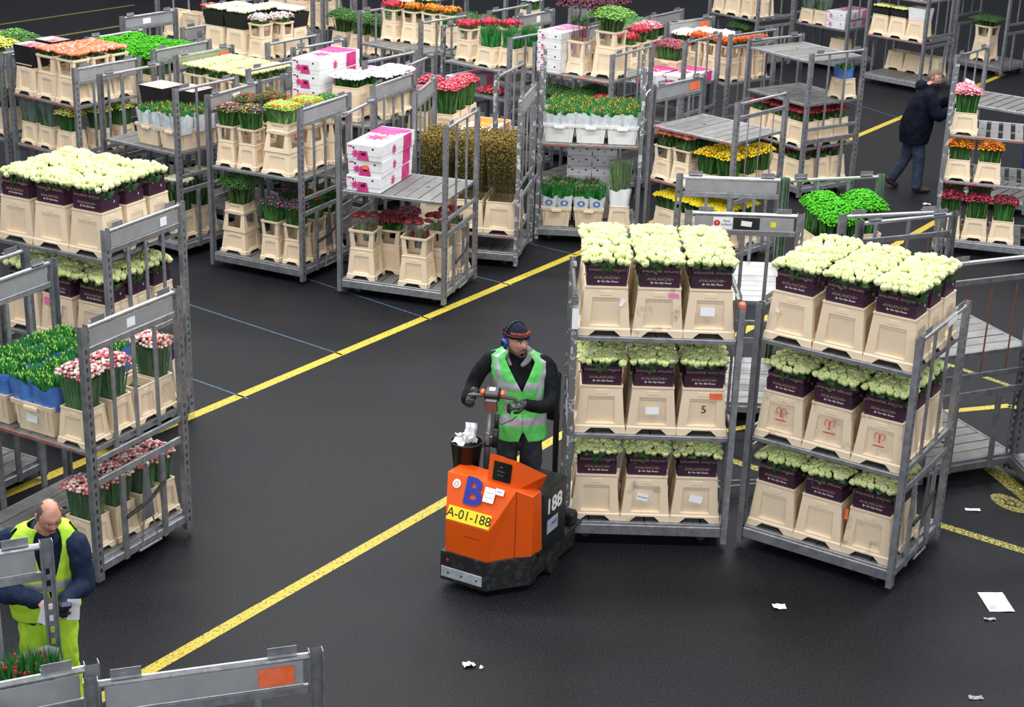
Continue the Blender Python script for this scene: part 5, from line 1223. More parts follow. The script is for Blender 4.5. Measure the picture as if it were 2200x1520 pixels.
# steering column, console, grips, pail
def inv(p): return tug_inv @ Vector(p)
tug_inv = (Matrix.Translation((OX, OY, 0)) @ Matrix.Rotation(OA, 4, 'Z')).inverted()
p0, p1 = inv((-.190, 11.62, .62)), inv((-.150, 11.60, 1.37))
b = MB(); b.tube(p0, p1, .023, 'pipe', 14); b.tube(p0+(p1-p0)*.50, p0+(p1-p0)*.53, .029, 'blackp', 14); b.tube(p0+(p1-p0)*.64, p0+(p1-p0)*.655, .026, 'metal_top', 12); col_ = obj('steering_column', b.mesh('steering_column', True), tug)
b = MB(); q = inv((-.140, 11.61, 1.40)); T_ = Matrix.Translation(q) @ Matrix.Rotation(.35-OA*0, 4, 'Z') @ Matrix.Rotation(.35, 4, 'X')
b.bbox(-.06, .06, -.05, .06, .0, .075, 'blackp', .012, T_); b.bbox(-.05, .05, -.075, -.045, -.09, .04, 'pipe', .01, T_)
b.bbox(-.095, -.06, -.01, .04, .02, .06, 'orange_sign', .008, T_); b.bbox(.06, .095, -.01, .04, .02, .06, 'orange_sign', .008, T_)
b.tube(T_ @ Vector((-.19, .0, .01)), T_ @ Vector((-.06, .0, .02)), .014, 'blackp', 8); b.tube(T_ @ Vector((.19, .0, .01)), T_ @ Vector((.06, .0, .02)), .014, 'blackp', 8)
con = obj('console', b.mesh('console'), tug); 
b = MB(); b.box(-.026, .022, .0, .04, .0755, .077, 'paper', T_); st = obj('console_sticker', b.mesh('console_sticker'), con)
b = MB(); b.tube(inv((-.115, 11.58, 1.0)), inv((-.105, 11.58, 1.16)), .026, 'blackp', 12); b.tube(inv((-.16, 11.59, 1.08)), inv((-.11, 11.58, 1.08)), .008, 'metal_top', 6); b.tube(inv((-.105, 11.58, 1.16)), inv((-.10, 11.58, 1.27)), .018, 'blackp', 10, .02); obj('scanner_holder', b.mesh('scanner_holder', True), tug)
b = MB(); b.path([inv(p) for p in [(-.13, 11.57, 1.22), (-.06, 11.56, 1.20), (.02, 11.60, 1.225), (.05, 11.66, 1.23)]], .004, 'ink', 5); obj('cable', b.mesh('cable'), tug)
pc = inv((-.335, 11.60, .79))
b = MB(); b.lathe([(0, 0), (.100, 0), (.126, .235), (.132, .235), (.134, .25), (.126, .252), (.120, .235), (.098, .02), (0, .02)], 'blackp', 28); pail = obj('waste_pail', b.mesh('waste_pail', True), tug, pc)
b = MB(); b.tube(inv((-.24, 11.60, .98)), inv((-.175, 11.61, 1.0)), .012, 'blackp', 8); b.tube(inv((-.335, 11.62, .62)), inv((-.335, 11.60, .80)), .015, 'blackp', 8); b.tube(inv((-.335, 11.62, .64)), inv((-.2, 11.66, .66)), .015, 'blackp', 8); b.tube(inv((-.335, 11.62, .64)), inv((-.30, 11.8, .60)), .015, 'blackp', 8); obj('pail_bracket', b.mesh('pail_bracket'), tug)
rs = random.Random(4)
for i in range(4):
    b = MB(); n = 4; w_, h_ = (.13, .10) if i else (.10, .15)
    vs = [((u/n-.5)*w_, (v_/n-.5)*h_, .018*math.sin(3*u+i)+.014*math.cos(2*v_+i*2)) for v_ in range(n+1) for u in range(n+1)]
    b.add(vs, [(v_*(n+1)+u, v_*(n+1)+u+1, (v_+1)*(n+1)+u+1, (v_+1)*(n+1)+u) for v_ in range(n) for u in range(n)], 'paper')
    w_pos = (-.335+[.03, -.05, .02, -.02][i], 11.60+[.02, -.02, -.04, .03][i], 1.05+[.05, .0, .01, .02][i])
    o = obj('paper_sheet', b.mesh('paper_sheet'), None, w_pos, ([1.2, .3, .2, .5][i], [.2, -.3, .4, .2][i], [.3, 1., 2., 3.][i])); tag(o, ['crumpled white paper at the right in the black pail on the tug', 'crumpled white paper at the left in the black pail on the tug', 'crumpled white paper at the front in the black pail on the tug', 'crumpled white paper at the back in the black pail on the tug'][i], 'paper')
# backrest and posts behind the driver
b = MB(); b.tube(inv((.385, 12.06, .24)), inv((.375, 12.08, 1.30)), .024, 'blackp', 10); b.tube(inv((.10, 12.22, .24)), inv((.12, 12.22, 1.15)), .020, 'blackp', 10); obj('backrest_post', b.mesh('backrest_post'), tug)
b = MB(); q = inv((.28, 12.17, 1.20)); T_ = Matrix.Translation(q) @ Matrix.Rotation(-OA-.5, 4, 'Z')
b.bbox(-.18, .14, -.025, .025, -.20, .24, 'blackp', .022, T_); obj('backrest', b.mesh('backrest', True), tug)
b = MB(); b.bbox(.50, .59, 1.00, 1.12, .22, .34, 'blackp', .02); b.tube((.30, 1.19, .16), (.34, 1.36, .16), .02, 'metal_dark', 8); obj('tow_hook', b.mesh('tow_hook'), tug)

# ------------------------------------------------------------------ people
def loft(rings, n=20, cap=True):
    """rings: list of (centre, u axis vector, v axis vector, power); returns verts, faces"""
    vs = []; fs = []
    for c, u, v_, *p in rings:
        pw = p[0] if p else 2.0
        for i in range(n):
            a = 2*PI*i/n; ca, sa = math.cos(a), math.sin(a)
            x = math.copysign(abs(ca)**(2/pw), ca); y = math.copysign(abs(sa)**(2/pw), sa)
            vs.append(Vector(c)+Vector(u)*x+Vector(v_)*y)
    for j in range(len(rings)-1):
        for i in range(n): q = (i+1) % n; fs.append((j*n+i, j*n+q, (j+1)*n+q, (j+1)*n+i))
    if cap: fs += [tuple(range(n))[::-1], tuple(range((len(rings)-1)*n, len(rings)*n))]
    return vs, fs
def limb(pts, radii, n=14, sub=4):
    P0 = [Vector(p) for p in pts]; R0 = [r if hasattr(r, '__len__') else (r, r) for r in radii]; P_ = []; R_ = []
    for i in range(len(P0)-1):
        a, b_, c, d = P0[max(i-1, 0)], P0[i], P0[i+1], P0[min(i+2, len(P0)-1)]
        for k_ in range(sub):
            t = k_/sub; P_.append(.5*((2*b_)+(c-a)*t+(2*a-5*b_+4*c-d)*t*t+(3*b_-a-3*c+d)*t**3)); R_.append(tuple(R0[i][q]*(1-t)+R0[i+1][q]*t for q in (0, 1)))
    P_.append(P0[-1]); R_.append(R0[-1]); rings = []; u = None
    for i, p in enumerate(P_):
        d = (P_[min(i+1, len(P_)-1)]-P_[max(i-1, 0)]).normalized()
        if u is None: a = Vector((0, 0, 1)) if abs(d.z) < .8 else Vector((0, 1, 0)); u = d.cross(a).normalized()
        else: u = (u-d*u.dot(d)).normalized()
        w = d.cross(u).normalized(); rings.append((p, u*R_[i][0], w*R_[i][1]))
    d0 = (P_[0]-P_[1]).normalized(); d1 = (P_[-1]-P_[-2]).normalized(); a, bb_ = rings[0], rings[-1]
    rings = [(a[0]+d0*a[1].length*.7, a[1]*.5, a[2]*.5)]+rings+[(bb_[0]+d1*bb_[1].length*.7, bb_[1]*.5, bb_[2]*.5)]
    return loft(rings, n)
def fuse(name, pieces, mname, voxel=.009, smooth=2, disp=0., parent=None, label=None, loc=None):
    """voxel-union of closed pieces into one continuous surface"""
    b = MB()
    for vs, fs in pieces: b.add(vs, fs, mname)
    me = b.mesh(name); o = bpy.data.objects.new('tmp', me); COL.objects.link(o)
    bm = bmesh.new(); bm.from_mesh(me); bmesh.ops.recalc_face_normals(bm, faces=bm.faces[:]); bm.to_mesh(me); bm.free()
    r = o.modifiers.new('r', 'REMESH'); r.mode = 'VOXEL'; r.voxel_size = voxel; r.use_smooth_shade = True
    s_ = o.modifiers.new('s', 'SMOOTH'); s_.factor = .5; s_.iterations = smooth
    bpy.context.view_layer.update(); m2 = bpy.data.meshes.new_from_object(o.evaluated_get(bpy.context.evaluated_depsgraph_get()))
    bpy.data.objects.remove(o); m2.name = name; m2.materials.clear(); m2.materials.append(M[mname])
    if disp:
        from mathutils import noise
        nn = [v.normal.copy() for v in m2.vertices]
        for v, n_ in zip(m2.vertices, nn):
            c = v.co; v.co = c+n_*disp*(noise.noise(Vector((c.x*11, c.y*11, c.z*7+3)))+.6*noise.noise(Vector((c.x*23, c.y*23, c.z*14))))
    m2.polygons.foreach_set('use_smooth', [True]*len(m2.polygons)); m2.update()
    return obj(name, m2, parent, loc, label=label)
def head_mesh(jaw=.80, nose=1.0, chin=1.0, mname='skin', S_=1.0):
    """head centred on its middle, facing -y; height .235"""
    nu, nv = 48, 40; vs = []; g = lambda x, y, z, cx, cz, sx, sz: math.exp(-((x-cx)/sx)**2-((z-cz)/sz)**2)
    for j in range(nv+1):
        th = PI*j/nv; z0 = math.cos(th)
        for i in range(nu):
            a = 2*PI*i/nu; x = math.sin(th)*math.sin(a); y = -math.sin(th)*math.cos(a); z = z0
            X, Y, Z = x*.076, y*.097, z*.118
            if Z < 0:      # taper to the jaw
                t = min(1, -Z/.118); X *= 1-(1-jaw)*t*1.1; 
                if Y > 0: Y *= 1-.35*t
                else: Y *= 1-.03*t
            if Y < 0:
                f = max(0, -Y/.097)
                Y -= f*(.024*nose*g(X, Y, Z, 0, -.022, .013, .018)+.012*nose*g(X, Y, Z, 0, .004, .010, .022)+.008*g(X, Y, Z, 0, .038, .05, .014)+.012*chin*g(X, Y, Z, 0, -.098, .026, .020)+.009*g(X, Y, Z, 0, -.060, .024, .012)+.005*g(abs(X), Y, Z, .042, -.018, .018, .018))
                Y += f*(.011*g(abs(X), Y, Z, .031, .012, .017, .012)+.004*g(X, Y, Z, 0, -.068, .03, .005)+.006*g(X, Y, Z, 0, -.083, .03, .010))
            vs.append(Vector((X, Y, Z))*S_)
    fs = [(j*nu+i, (j+1)*nu+i, (j+1)*nu+(i+1) % nu, j*nu+(i+1) % nu) for j in range(nv) for i in range(nu)]
    return vs, fs
def xf(vf, T): return [T @ Vector(p) for p in vf[0]], vf[1]
def ear_piece(T, s_):
    return limb([T @ Vector((s_*.074, .012, -.028)), T @ Vector((s_*.082, .018, .0)), T @ Vector((s_*.078, .012, .020))], [(.006, .011), (.006, .018), (.005, .013)], 8)
def face_bits(T, parent, brow='hair', lips=True, look=(0, 0), S_=1.0):
    R = T.to_3x3().to_4x4()
    for s_ in (-1, 1):
        b = MB(); b.add(*[xf((lambda q: ([Vector(p)*.0125*S_ for p in q[0]], [tuple(f) for f in q[1]]))(ico(2)), T @ Matrix.Translation((s_*.030*S_, -.0765*S_, .010*S_)))][0], 'eye'); b.smooth = True
        e = obj('eye', b.mesh('eye'), parent)
        b = MB(); b.add(*[xf(([Vector((p[0]*.0062, p[1]*.003, p[2]*.0062))*S_ for p in ico(1)[0]], [tuple(f) for f in ico(1)[1]]), T @ Matrix.Translation(((s_*.030+look[0]*.005)*S_, -.0880*S_, (.010+look[1]*.004)*S_)))][0], 'hair'); obj('iris', b.mesh('iris'), e)
        b = MB(); vf = limb([(s_*.046*S_, -.083*S_, .024*S_), (s_*.032*S_, -.0945*S_, .031*S_), (s_*.016*S_, -.0985*S_, .027*S_)], [(.003, .003), (.005, .004), (.004, .004)], 6); b.add(*xf(vf, T), brow); obj('eyebrow', b.mesh('eyebrow', True), parent)
        b = MB(); vf = limb([(s_*.043*S_, -.082*S_, .0175*S_), (s_*.030*S_, -.0905*S_, .0205*S_), (s_*.018*S_, -.088*S_, .0165*S_)], [.0022, .0032, .0022], 6); b.add(*xf(vf, T), 'skin2' if brow != 'hair' else 'skin'); obj('eyelid', b.mesh('eyelid', True), parent)
    b = MB(); vf = limb([(-.024*S_, -.092*S_, -.061*S_), (-.008*S_, -.0985*S_, -.0585*S_), (.008*S_, -.0985*S_, -.0585*S_), (.021*S_, -.092*S_, -.061*S_)], [.0022, .0036, .0036, .0022], 8); b.add(*xf(vf, T), 'lip')
    vf = limb([(-.020*S_, -.093*S_, -.067*S_), (0, -.0985*S_, -.0675*S_), (.018*S_, -.092*S_, -.066*S_)], [.0022, .0042, .0022], 8); b.add(*xf(vf, T), 'lip'); obj('lips', b.mesh('lips', True), parent)
def hand_pieces(T, side=1, curl=.5, S_=1.0, fist=0.):
    """hand with palm and five fingers; local: wrist at origin, fingers along +y, palm facing -z, thumb on side*(-x)"""
    P_ = []
    P_.append(limb([(0, -.02, 0), (0, .02, 0), (0, .055, 0), (0, .082, -.002)], [(.024, .018), (.034, .016), (.041, .015), (.040, .013)], 12, 2))
    for i, (x, l) in enumerate([(-.030, .072), (-.010, .082), (.011, .076), (.031, .060)]):
        x = -side*-1*x if side > 0 else -x; p = Vector((x, .085, -.001)); pts = [p-Vector((0, .02, 0)), p]; a = 0
        for seg, f in enumerate((.44, .31, .25)):
            a += curl*(.55, .95, .75)[seg]; p = p+Vector((x*.10, math.cos(a), -math.sin(a)))*l*f; pts.append(p)
        P_.append(limb(pts, [.009, .0098, .0090, .0082, .0070], 8, 2))
    s_ = -side; P_.append(limb([(s_*.020, .010, -.004), (s_*.044, .036, -.014), (s_*.052, .062, -.024-.012*curl), (s_*.044-s_*.012*curl, .084, -.032-.02*curl)], [.013, .0125, .0105, .0080], 8, 2))
    return [xf(q, T @ Matrix.Scale(S_, 4)) for q in P_]
def aim(p, fwd, up=(0, 0, 1)):
    f = Vector(fwd).normalized(); z = Vector(up); x = f.cross(z).normalized(); z = x.cross(f).normalized()
    R = Matrix((x, f, z)).transposed().to_4x4(); return Matrix.Translation(p) @ R
def ring_at(c, rx, ry, yaw, pw=2.4, tx=0., ty=0.):
    R = Matrix.Rotation(yaw, 3, 'Z') @ Matrix.Rotation(tx, 3, 'X') @ Matrix.Rotation(ty, 3, 'Y'); return (Vector(c), R @ Vector((rx, 0, 0)), R @ Vector((0, ry, 0)), pw)

# ---- the driver
DX, DY, DZ = .055, 11.90, .225
def dp(x, y, z): return (DX+x, DY+y, DZ+z)
yb = .10      # body yaw
drv = []      # continuous body underneath
torso = [ring_at(dp(.03, .02, .80), .155, .11, yb), ring_at(dp(.03, .02, .92), .165, .12, yb), ring_at(dp(.02, .02, 1.06), .150, .105, yb), ring_at(dp(.01, .02, 1.22), .175, .115, yb), ring_at(dp(.0, .03, 1.34), .185, .105, yb, 2.2, 0, .12), ring_at(dp(-.01, .03, 1.41), .13, .08, yb, 2.0), ring_at(dp(-.015, .02, 1.45), .06, .06, yb, 2)]
TT = loft(torso, 24)
HD = Matrix.Translation(dp(-.025, -.035, 1.568)) @ Matrix.Rotation(.62, 4, 'Z') @ Matrix.Rotation(.02, 4, 'X') @ Matrix.Scale(1.07, 4)
neck = limb([dp(-.015, .03, 1.38), dp(-.02, .0, 1.50)], [.062, .055], 14)
shR, elR, wrR = dp(-.205, .03, 1.375), dp(-.355, .02, 1.16), (-.285, 11.72, 1.405)      # his right arm, at the viewer's left
shL, elL, wrL = dp(.215, .04, 1.33), dp(.265, -.10, 1.085), (.105, 11.63, 1.345)
legR = [dp(-.065, .02, .84), dp(-.075, -.03, .45), dp(-.06, .03, .09)]; legL = [dp(.115, .03, .84), dp(.130, -.02, .45), dp(.155, .05, .09)]
hR = hand_pieces(aim(wrR, (-.30, -.75, -.30), (-.35, -.2, .9)), -1, .75); hL = hand_pieces(aim(wrL, (-1, -.35, .02), (.1, -.25, .95)), 1, .8)
drv += [TT, neck, xf(head_mesh(), HD), ear_piece(HD, -1), ear_piece(HD, 1), limb([shR, elR, (-.345, 11.80, 1.30), wrR], [.045, .038, .032, .028]), limb([shL, elL, (.24, 11.70, 1.30), wrL], [.045, .038, .032, .028]), limb(legR, [.075, .055, .042]), limb(legL, [.075, .055, .042])]+hR+hL
person = fuse('person', drv, 'skin', .0062, 2); tag(person, 'driver in green safety vest and dark knit hat standing on the orange tug', 'person')
face_bits(HD, person, look=(.5, .1))
# stubble beard and moustache
b = MB()
for s_ in (-1, 1): b.add(*xf(limb([(s_*.066, .0, -.030), (s_*.058, -.024, -.066), (s_*.038, -.056, -.091), (s_*.017, -.080, -.104), (0, -.089, -.105)], [(.004, .008), (.006, .010), (.007, .011), (.008, .011), (.009, .012)], 10), HD), 'hair')
b.add(*xf(limb([(-.026, -.090, -.058), (-.012, -.0985, -.049), (0, -.101, -.048), (.012, -.0985, -.049), (.026, -.090, -.058)], [(.002, .003), (.0028, .004), (.0028, .004), (.0028, .004), (.002, .003)], 8), HD), 'hair')
obj('beard', b.mesh('beard', True), person)
# jacket, trousers, shoes, gloves
sc_ = lambda rings, k_: [(c, u*k_, v_*k_, p) for c, u, v_, p in rings]
fuse('jacket', [loft(sc_(torso, 1.13), 24), limb([dp(-.015, .03, 1.37), dp(-.02, .02, 1.46)], [.085, .078]), limb([dp(-.10, .03, 1.38), shR, dp(-.30, .03, 1.27), elR, (-.345, 11.80, 1.30), wrR], [.070, .072, .064, .058, .052, .044]), limb([dp(.10, .03, 1.36), shL, dp(.265, -.02, 1.21), elL, (.24, 11.70, 1.30), (.115, 11.635, 1.345)], [.070, .074, .066, .060, .054, .045])], 'jacket', .010, 2, .007, person)
fuse('trousers', [loft(sc_(torso[:2], 1.04), 24), limb([dp(-.055, .02, .86), dp(-.07, -.01, .62), dp(-.075, -.03, .44), dp(-.065, .02, .18), dp(-.06, .03, .05)], [.105, .090, .074, .066, .064]), limb([dp(.105, .03, .86), dp(.12, .0, .62), dp(.13, -.02, .44), dp(.15, .03, .18), dp(.155, .05, .05)], [.108, .092, .076, .068, .066])], 'jeans', .010, 2, .010, person)
for nm, (x, y) in (('shoe', (-.06, -.03)), ('shoe', (.165, -.01))):
    fuse(nm, [limb([dp(x, y+.09, .045), dp(x, y, .045), dp(x-.01, y-.12, .035)], [(.042, .040), (.045, .042), (.040, .030)])], 'shoe', .008, 2, 0, person)
for nm, hp, wr, el in (('glove', hR, wrR, (-.345, 11.80, 1.30)), ('glove', hL, wrL, (.24, 11.70, 1.30))):
    def fat(vf, q_, k_=1.22):
        vs, fs = vf; n = 12 if q_ == 0 else 8; out = []
        for r_ in range(0, len(vs), n):
            ring_ = vs[r_:r_+n]; c = sum(ring_, Vector())/len(ring_); out += [c+(p-c)*k_ for p in ring_]
        return out, fs
    d_ = (Vector(el)-Vector(wr)).normalized()
    fuse(nm, [fat(q, i_) for i_, q in enumerate(hp)]+[limb([Vector(wr)-d_*.01, Vector(wr)+d_*.06], [.040, .046], 12)], 'blackp', .0042, 1, 0, person, label='black glove')
# safety vest: open shell over the torso, V neck, with reflective bands
def vest(name, mname, rings, w_open, holes, parent, bands, n=168, thick=.006, fa=1.5*PI):
    """open shell: columns run from one front edge round the back to the other, so the neckline is a clean line"""
    R = []
    for j in range(len(rings)-1):
        for s_ in range(18):
            t = s_/18; a, c = rings[j], rings[j+1]; R.append((a[0].lerp(c[0], t), a[1].lerp(c[1], t), a[2].lerp(c[2], t), a[3]*(1-t)+c[3]*t))
    R.append(rings[-1]); m_ = len(R); b = MB(); vs = []; main = []; refl = []; ang = []
    for j, (c, u, v_, pw) in enumerate(R):
        wl, wr = w_open(j/(m_-1)); row = []
        for i in range(n+1):
            a = fa+wr+(2*PI-wl-wr)*i/n; ca, sa = math.cos(a), math.sin(a)
            vs.append(c+u*math.copysign(abs(ca)**(2/pw), ca)+v_*math.copysign(abs(sa)**(2/pw), sa)); row.append(a)
        ang.append(row)
    for j in range(m_-1):
        for i in range(n):
            a = ang[j][i]; t = (j+.5)/(m_-1)
            if holes(a, t): continue
            q = (j*(n+1)+i, j*(n+1)+i+1, (j+1)*(n+1)+i+1, (j+1)*(n+1)+i)
            (refl if bands(a, t, (i+.5)/n) else main).append(q)
    b.add(vs, main, mname); i_ = b.mi('reflect'); b.f += refl; b.m += [i_]*len(refl)
    me = b.mesh(name, True); o = obj(name, me, parent)
    from mathutils import noise
    nn = [v.normal.copy() for v in me.vertices]
    for v, n_ in zip(me.vertices, nn): c = v.co; v.co = c+n_*(.010*noise.noise(Vector((c.x*10, c.y*10, c.z*8)))+.006*noise.noise(Vector((c.x*24, c.y*24, c.z*18)))+.004)
    sm = o.modifiers.new('solid', 'SOLIDIFY'); sm.thickness = thick; sm.offset = 1
    return o
vr = [ring_at(dp(.035, .015, .74), .195, .150, yb, 2.5), ring_at(dp(.035, .015, .88), .192, .145, yb, 2.5), ring_at(dp(.03, .02, 1.04), .182, .138, yb, 2.4), ring_at(dp(.015, .02, 1.20), .205, .145, yb, 2.4), ring_at(dp(.005, .025, 1.32), .236, .132, yb, 2.4, 0, .10), ring_at(dp(.0, .025, 1.405), .232, .098, yb, 2.3, 0, .14), ring_at(dp(-.01, .02, 1.465), .115, .082, yb, 2.0, 0, .12)]
fa = 1.5*PI     # front direction is -y
def ad(a, b_): return abs((a-b_+PI) % (2*PI)-PI)
def vn(a, t):
    return any(((ad(a, c_)/.36)**2+((t-.76)/.16)**2) < 1 for c_ in (0, PI))
def vo(t): v = max(0, t-.46)*1.25; h_ = max(0, .10-t)*1.3; return (v+h_*.8, v+h_*1.2)
def vb(a, t, q):
    if .155 < t < .235 or .485 < t < .560: return True
    return t > .16 and abs(ad(a, fa)-(.66+.75*max(0, t-.46))) < .13
vest('safety_vest', 'vest', vr, vo, vn, person, vb)
b = MB(); vf = limb([dp(-.075, .06, 1.44), dp(.02, .09, 1.46), dp(.085, .03, 1.455)], [.030, .036, .030]); fuse('hood', [vf, limb([dp(.085, .03, 1.455), dp(.075, -.06, 1.42), dp(.03, -.10, 1.38)], [.032, .026, .018]), limb([dp(-.075, .06, 1.44), dp(-.095, -.03, 1.43), dp(-.06, -.095, 1.38)], [.030, .024, .016])], 'grey_cloth', .009, 2, .006, person, label='grey hood lying round the neck')
# knit hat
def cap_rings(k_, z0, z1, n=7, top=.118):
    r_ = []
    for j in range(n+1):
        z = z0+(z1-z0)*j/n; q = max(0., 1-(z/(top*k_))**2)**.5; r_.append((HD @ Vector((0, .006, z)), HD.to_3x3() @ Vector((.079*k_*q+.002, 0, 0)), HD.to_3x3() @ Vector((0, .100*k_*q+.002, 0)), 2.0))
    return r_
b = MB(); b.add(*loft(cap_rings(1.16, .044, .1365, 12), 32), 'beanie'); hat = obj('knit_hat', b.mesh('knit_hat', True), person, label='dark navy knit hat with orange lettering')
b = MB(); b.add(*loft([(HD @ Vector((0, .006, z)), HD.to_3x3() @ Vector((.0935, 0, 0)), HD.to_3x3() @ Vector((0, .116, 0)), 2.0) for z in (.038, .060)], 32, False), 'beanie'); b.add(*loft([(HD @ Vector((0, .006, z)), HD.to_3x3() @ Vector((.0945, 0, 0)), HD.to_3x3() @ Vector((0, .117, 0)), 2.0) for z in (.061, .0645)], 32, False), 'orange_sign'); obj('hat_band', b.mesh('hat_band', True), hat)
tm = text_mesh('ARMANI JEANS', .030, 'orange_sign', bend=None, extrude=.001); tm2 = tm.copy()
for v in tm2.vertices:
    a = v.co.x/.100-.15; v.co = HD @ Vector(((.0915+v.co.z)*math.sin(a), .006-(.1135+v.co.z)*math.cos(a), .081+v.co.y-.0))
obj('hat_lettering', tm2, hat)
b = MB(); pts = [HD @ Vector((.101*math.cos(a), .01, .010+.134*math.sin(a))) for a in np.linspace(-.05, PI+.05, 18)]; b.path(pts, .006, 'blackp', 6); hp = obj('headphones', b.mesh('headband', True), person)
for s_ in (-1, 1):
    b = MB(); b.tube(HD @ Vector((s_*.082, .010, -.005)), HD @ Vector((s_*.112, .010, -.005)), .034, 'hi_blue', 14); b.tube(HD @ Vector((s_*.110, .010, -.005)), HD @ Vector((s_*.116, .010, -.005)), .022, 'blackp', 12); obj('ear_cup', b.mesh('ear_cup', True), hp)

# ---- balding man at lower left
X0, Y0 = -3.00, 9.32
def mp(x, y, z): return (X0+x, Y0+y, z)
yaw2 = .35
HB = Matrix.Translation(mp(.085, -.12, 1.505)) @ Matrix.Rotation(.55, 4, 'Z') @ Matrix.Rotation(.42, 4, 'X')
tr2 = [ring_at(mp(-.03, .02, .70), .175, .13, yaw2), ring_at(mp(-.03, .02, .86), .185, .14, yaw2), ring_at(mp(-.03, .02, 1.0), .18, .14, yaw2), ring_at(mp(-.02, .0, 1.16), .205, .14, yaw2), ring_at(mp(-.01, -.02, 1.28), .20, .12, yaw2, 2.2), ring_at(mp(.01, -.03, 1.35), .13, .09, yaw2, 2.1), ring_at(mp(.03, -.05, 1.39), .066, .064, yaw2, 2)]
sR, eR, wR = mp(-.235, -.02, 1.25), mp(-.25, -.16, .98), mp(.04, -.33, 1.0)
sL, eL, wL = mp(.205, -.01, 1.24), mp(.26, -.06, .98), mp(.20, -.30, .99)
hr = hand_pieces(aim(wR, (1, -.15, .0), (-.1, 0, .95)), -1, .6); hl = hand_pieces(aim(wL, (.15, -1, .1), (.2, .1, .9)), 1, .8)
body = [loft(tr2, 24), limb([mp(.02, -.05, 1.34), mp(.06, -.09, 1.44)], [.066, .058]), xf(head_mesh(.88, 1.1), HB), ear_piece(HB, -1), ear_piece(HB, 1), limb([sR, eR, wR], [.05, .04, .03]), limb([sL, eL, wL], [.05, .04, .03]), limb([mp(-.11, .02, .80), mp(-.12, -.02, .45), mp(-.12, .04, .06)], [.08, .06, .045]), limb([mp(.07, .02, .80), mp(.08, -.02, .45), mp(.09, .04, .06)], [.08, .06, .045])]+hr+hl
man = fuse('person', body, 'skin2', .0068, 2); tag(man, 'balding man in yellow green safety clothes looking down at lower left', 'person')
face_bits(HB, man, brow='hair2', look=(.2, -.6))
vf = head_mesh(.88, 1.0, S_=1.035); ks = set(i for i, p in enumerate(vf[0]) if (abs(p.x) > .050 or p.y > .045) and p.z > -.045+(.03 if p.y < .02 else 0) and p.z < .098-.0*p.y and (p.y > -.035) or (p.y > .02 and p.z > .0 and (abs(p.x) > .035 or p.y > .05)))
b = MB(); b.add(*xf((vf[0], [f for f in vf[1] if all(i in ks for i in f)]), HB), 'hair2'); h_ = obj('hair', b.mesh('hair', True), man); sm = h_.modifiers.new('s', 'SOLIDIFY'); sm.thickness = .004
fuse('jacket', [loft(sc_(tr2, 1.07), 24), limb([mp(-.10, -.02, 1.27), sR, mp(-.25, -.09, 1.12), eR, mp(-.10, -.25, .99), wR], [.08, .09, .08, .074, .064, .05]), limb([mp(.10, -.02, 1.27), sL, mp(.24, -.03, 1.1), eL, mp(.23, -.18, .99), wL], [.08, .09, .08, .072, .062, .05])], 'navy', .010, 2, .011, man)
fuse('collar', [limb([mp(-.055, .0, 1.37), mp(.03, .04, 1.39), mp(.105, -.02, 1.38)], [.028, .034, .028]), limb([mp(.105, -.02, 1.38), mp(.11, -.10, 1.33), mp(.07, -.15, 1.27)], [.030, .028, .02]), limb([mp(-.055, .0, 1.37), mp(-.03, -.09, 1.34), mp(.02, -.145, 1.27)], [.030, .026, .018])], 'navy', .008, 2, .003, man)
fuse('work_trousers', [loft(sc_(tr2[:3], 1.06), 24), limb([mp(-.11, .02, .82), mp(-.12, .0, .6), mp(-.125, -.02, .44), mp(-.12, .04, .05)], [.115, .10, .085, .085]), limb([mp(.07, .02, .82), mp(.08, .0, .6), mp(.085, -.02, .44), mp(.09, .04, .05)], [.115, .10, .085, .085])], 'vest_y', .011, 2, .014, man)
fuse('glove', [fat(q, i_, 1.3) for i_, q in enumerate(hl)]+[limb([wL, mp(.215, -.22, .99)], [.042, .048], 12), limb([Vector(wL)+Vector((.01, -.03, .0)), Vector(wL)+Vector((.02, -.12, .02))], [.046, .036], 12)], 'blackp', .006, 1, 0, man, label='black glove')
vr2 = [ring_at(mp(-.03, .02, .74), .215, .170, yaw2, 2.4), ring_at(mp(-.03, .02, .90), .220, .175, yaw2, 2.4), ring_at(mp(-.03, .01, 1.04), .218, .172, yaw2, 2.4), ring_at(mp(-.02, .0, 1.17), .240, .168, yaw2, 2.4), ring_at(mp(-.01, -.02, 1.285), .240, .145, yaw2, 2.3), ring_at(mp(.01, -.03, 1.365), .175, .112, yaw2, 2.2), ring_at(mp(.025, -.045, 1.405), .105, .092, yaw2, 2.1)]
vest('safety_vest', 'vest_y', vr2, lambda t: (.04+max(0, t-.2)*.62,)*2, lambda a, t: any(((ad(a, c_)/.34)**2+((t-.72)/.16)**2) < 1 for c_ in (0, PI)), man, lambda a, t, q: .25 < t < .32, fa=1.5*PI+.12)
for s_ in (1,):
    b = MB(); T_ = aim(mp(.235, -.40, 1.02), (.3, -1, .35)); b.bbox(-.035, .035, -.07, .07, -.012, .012, 'blackp', .008, T_); b.bbox(-.026, .026, -.0, .055, .012, .0135, 'hi_blue', .001, T_); tag(obj('scanner', b.mesh('scanner')), 'black handheld device held by the balding man', 'device')
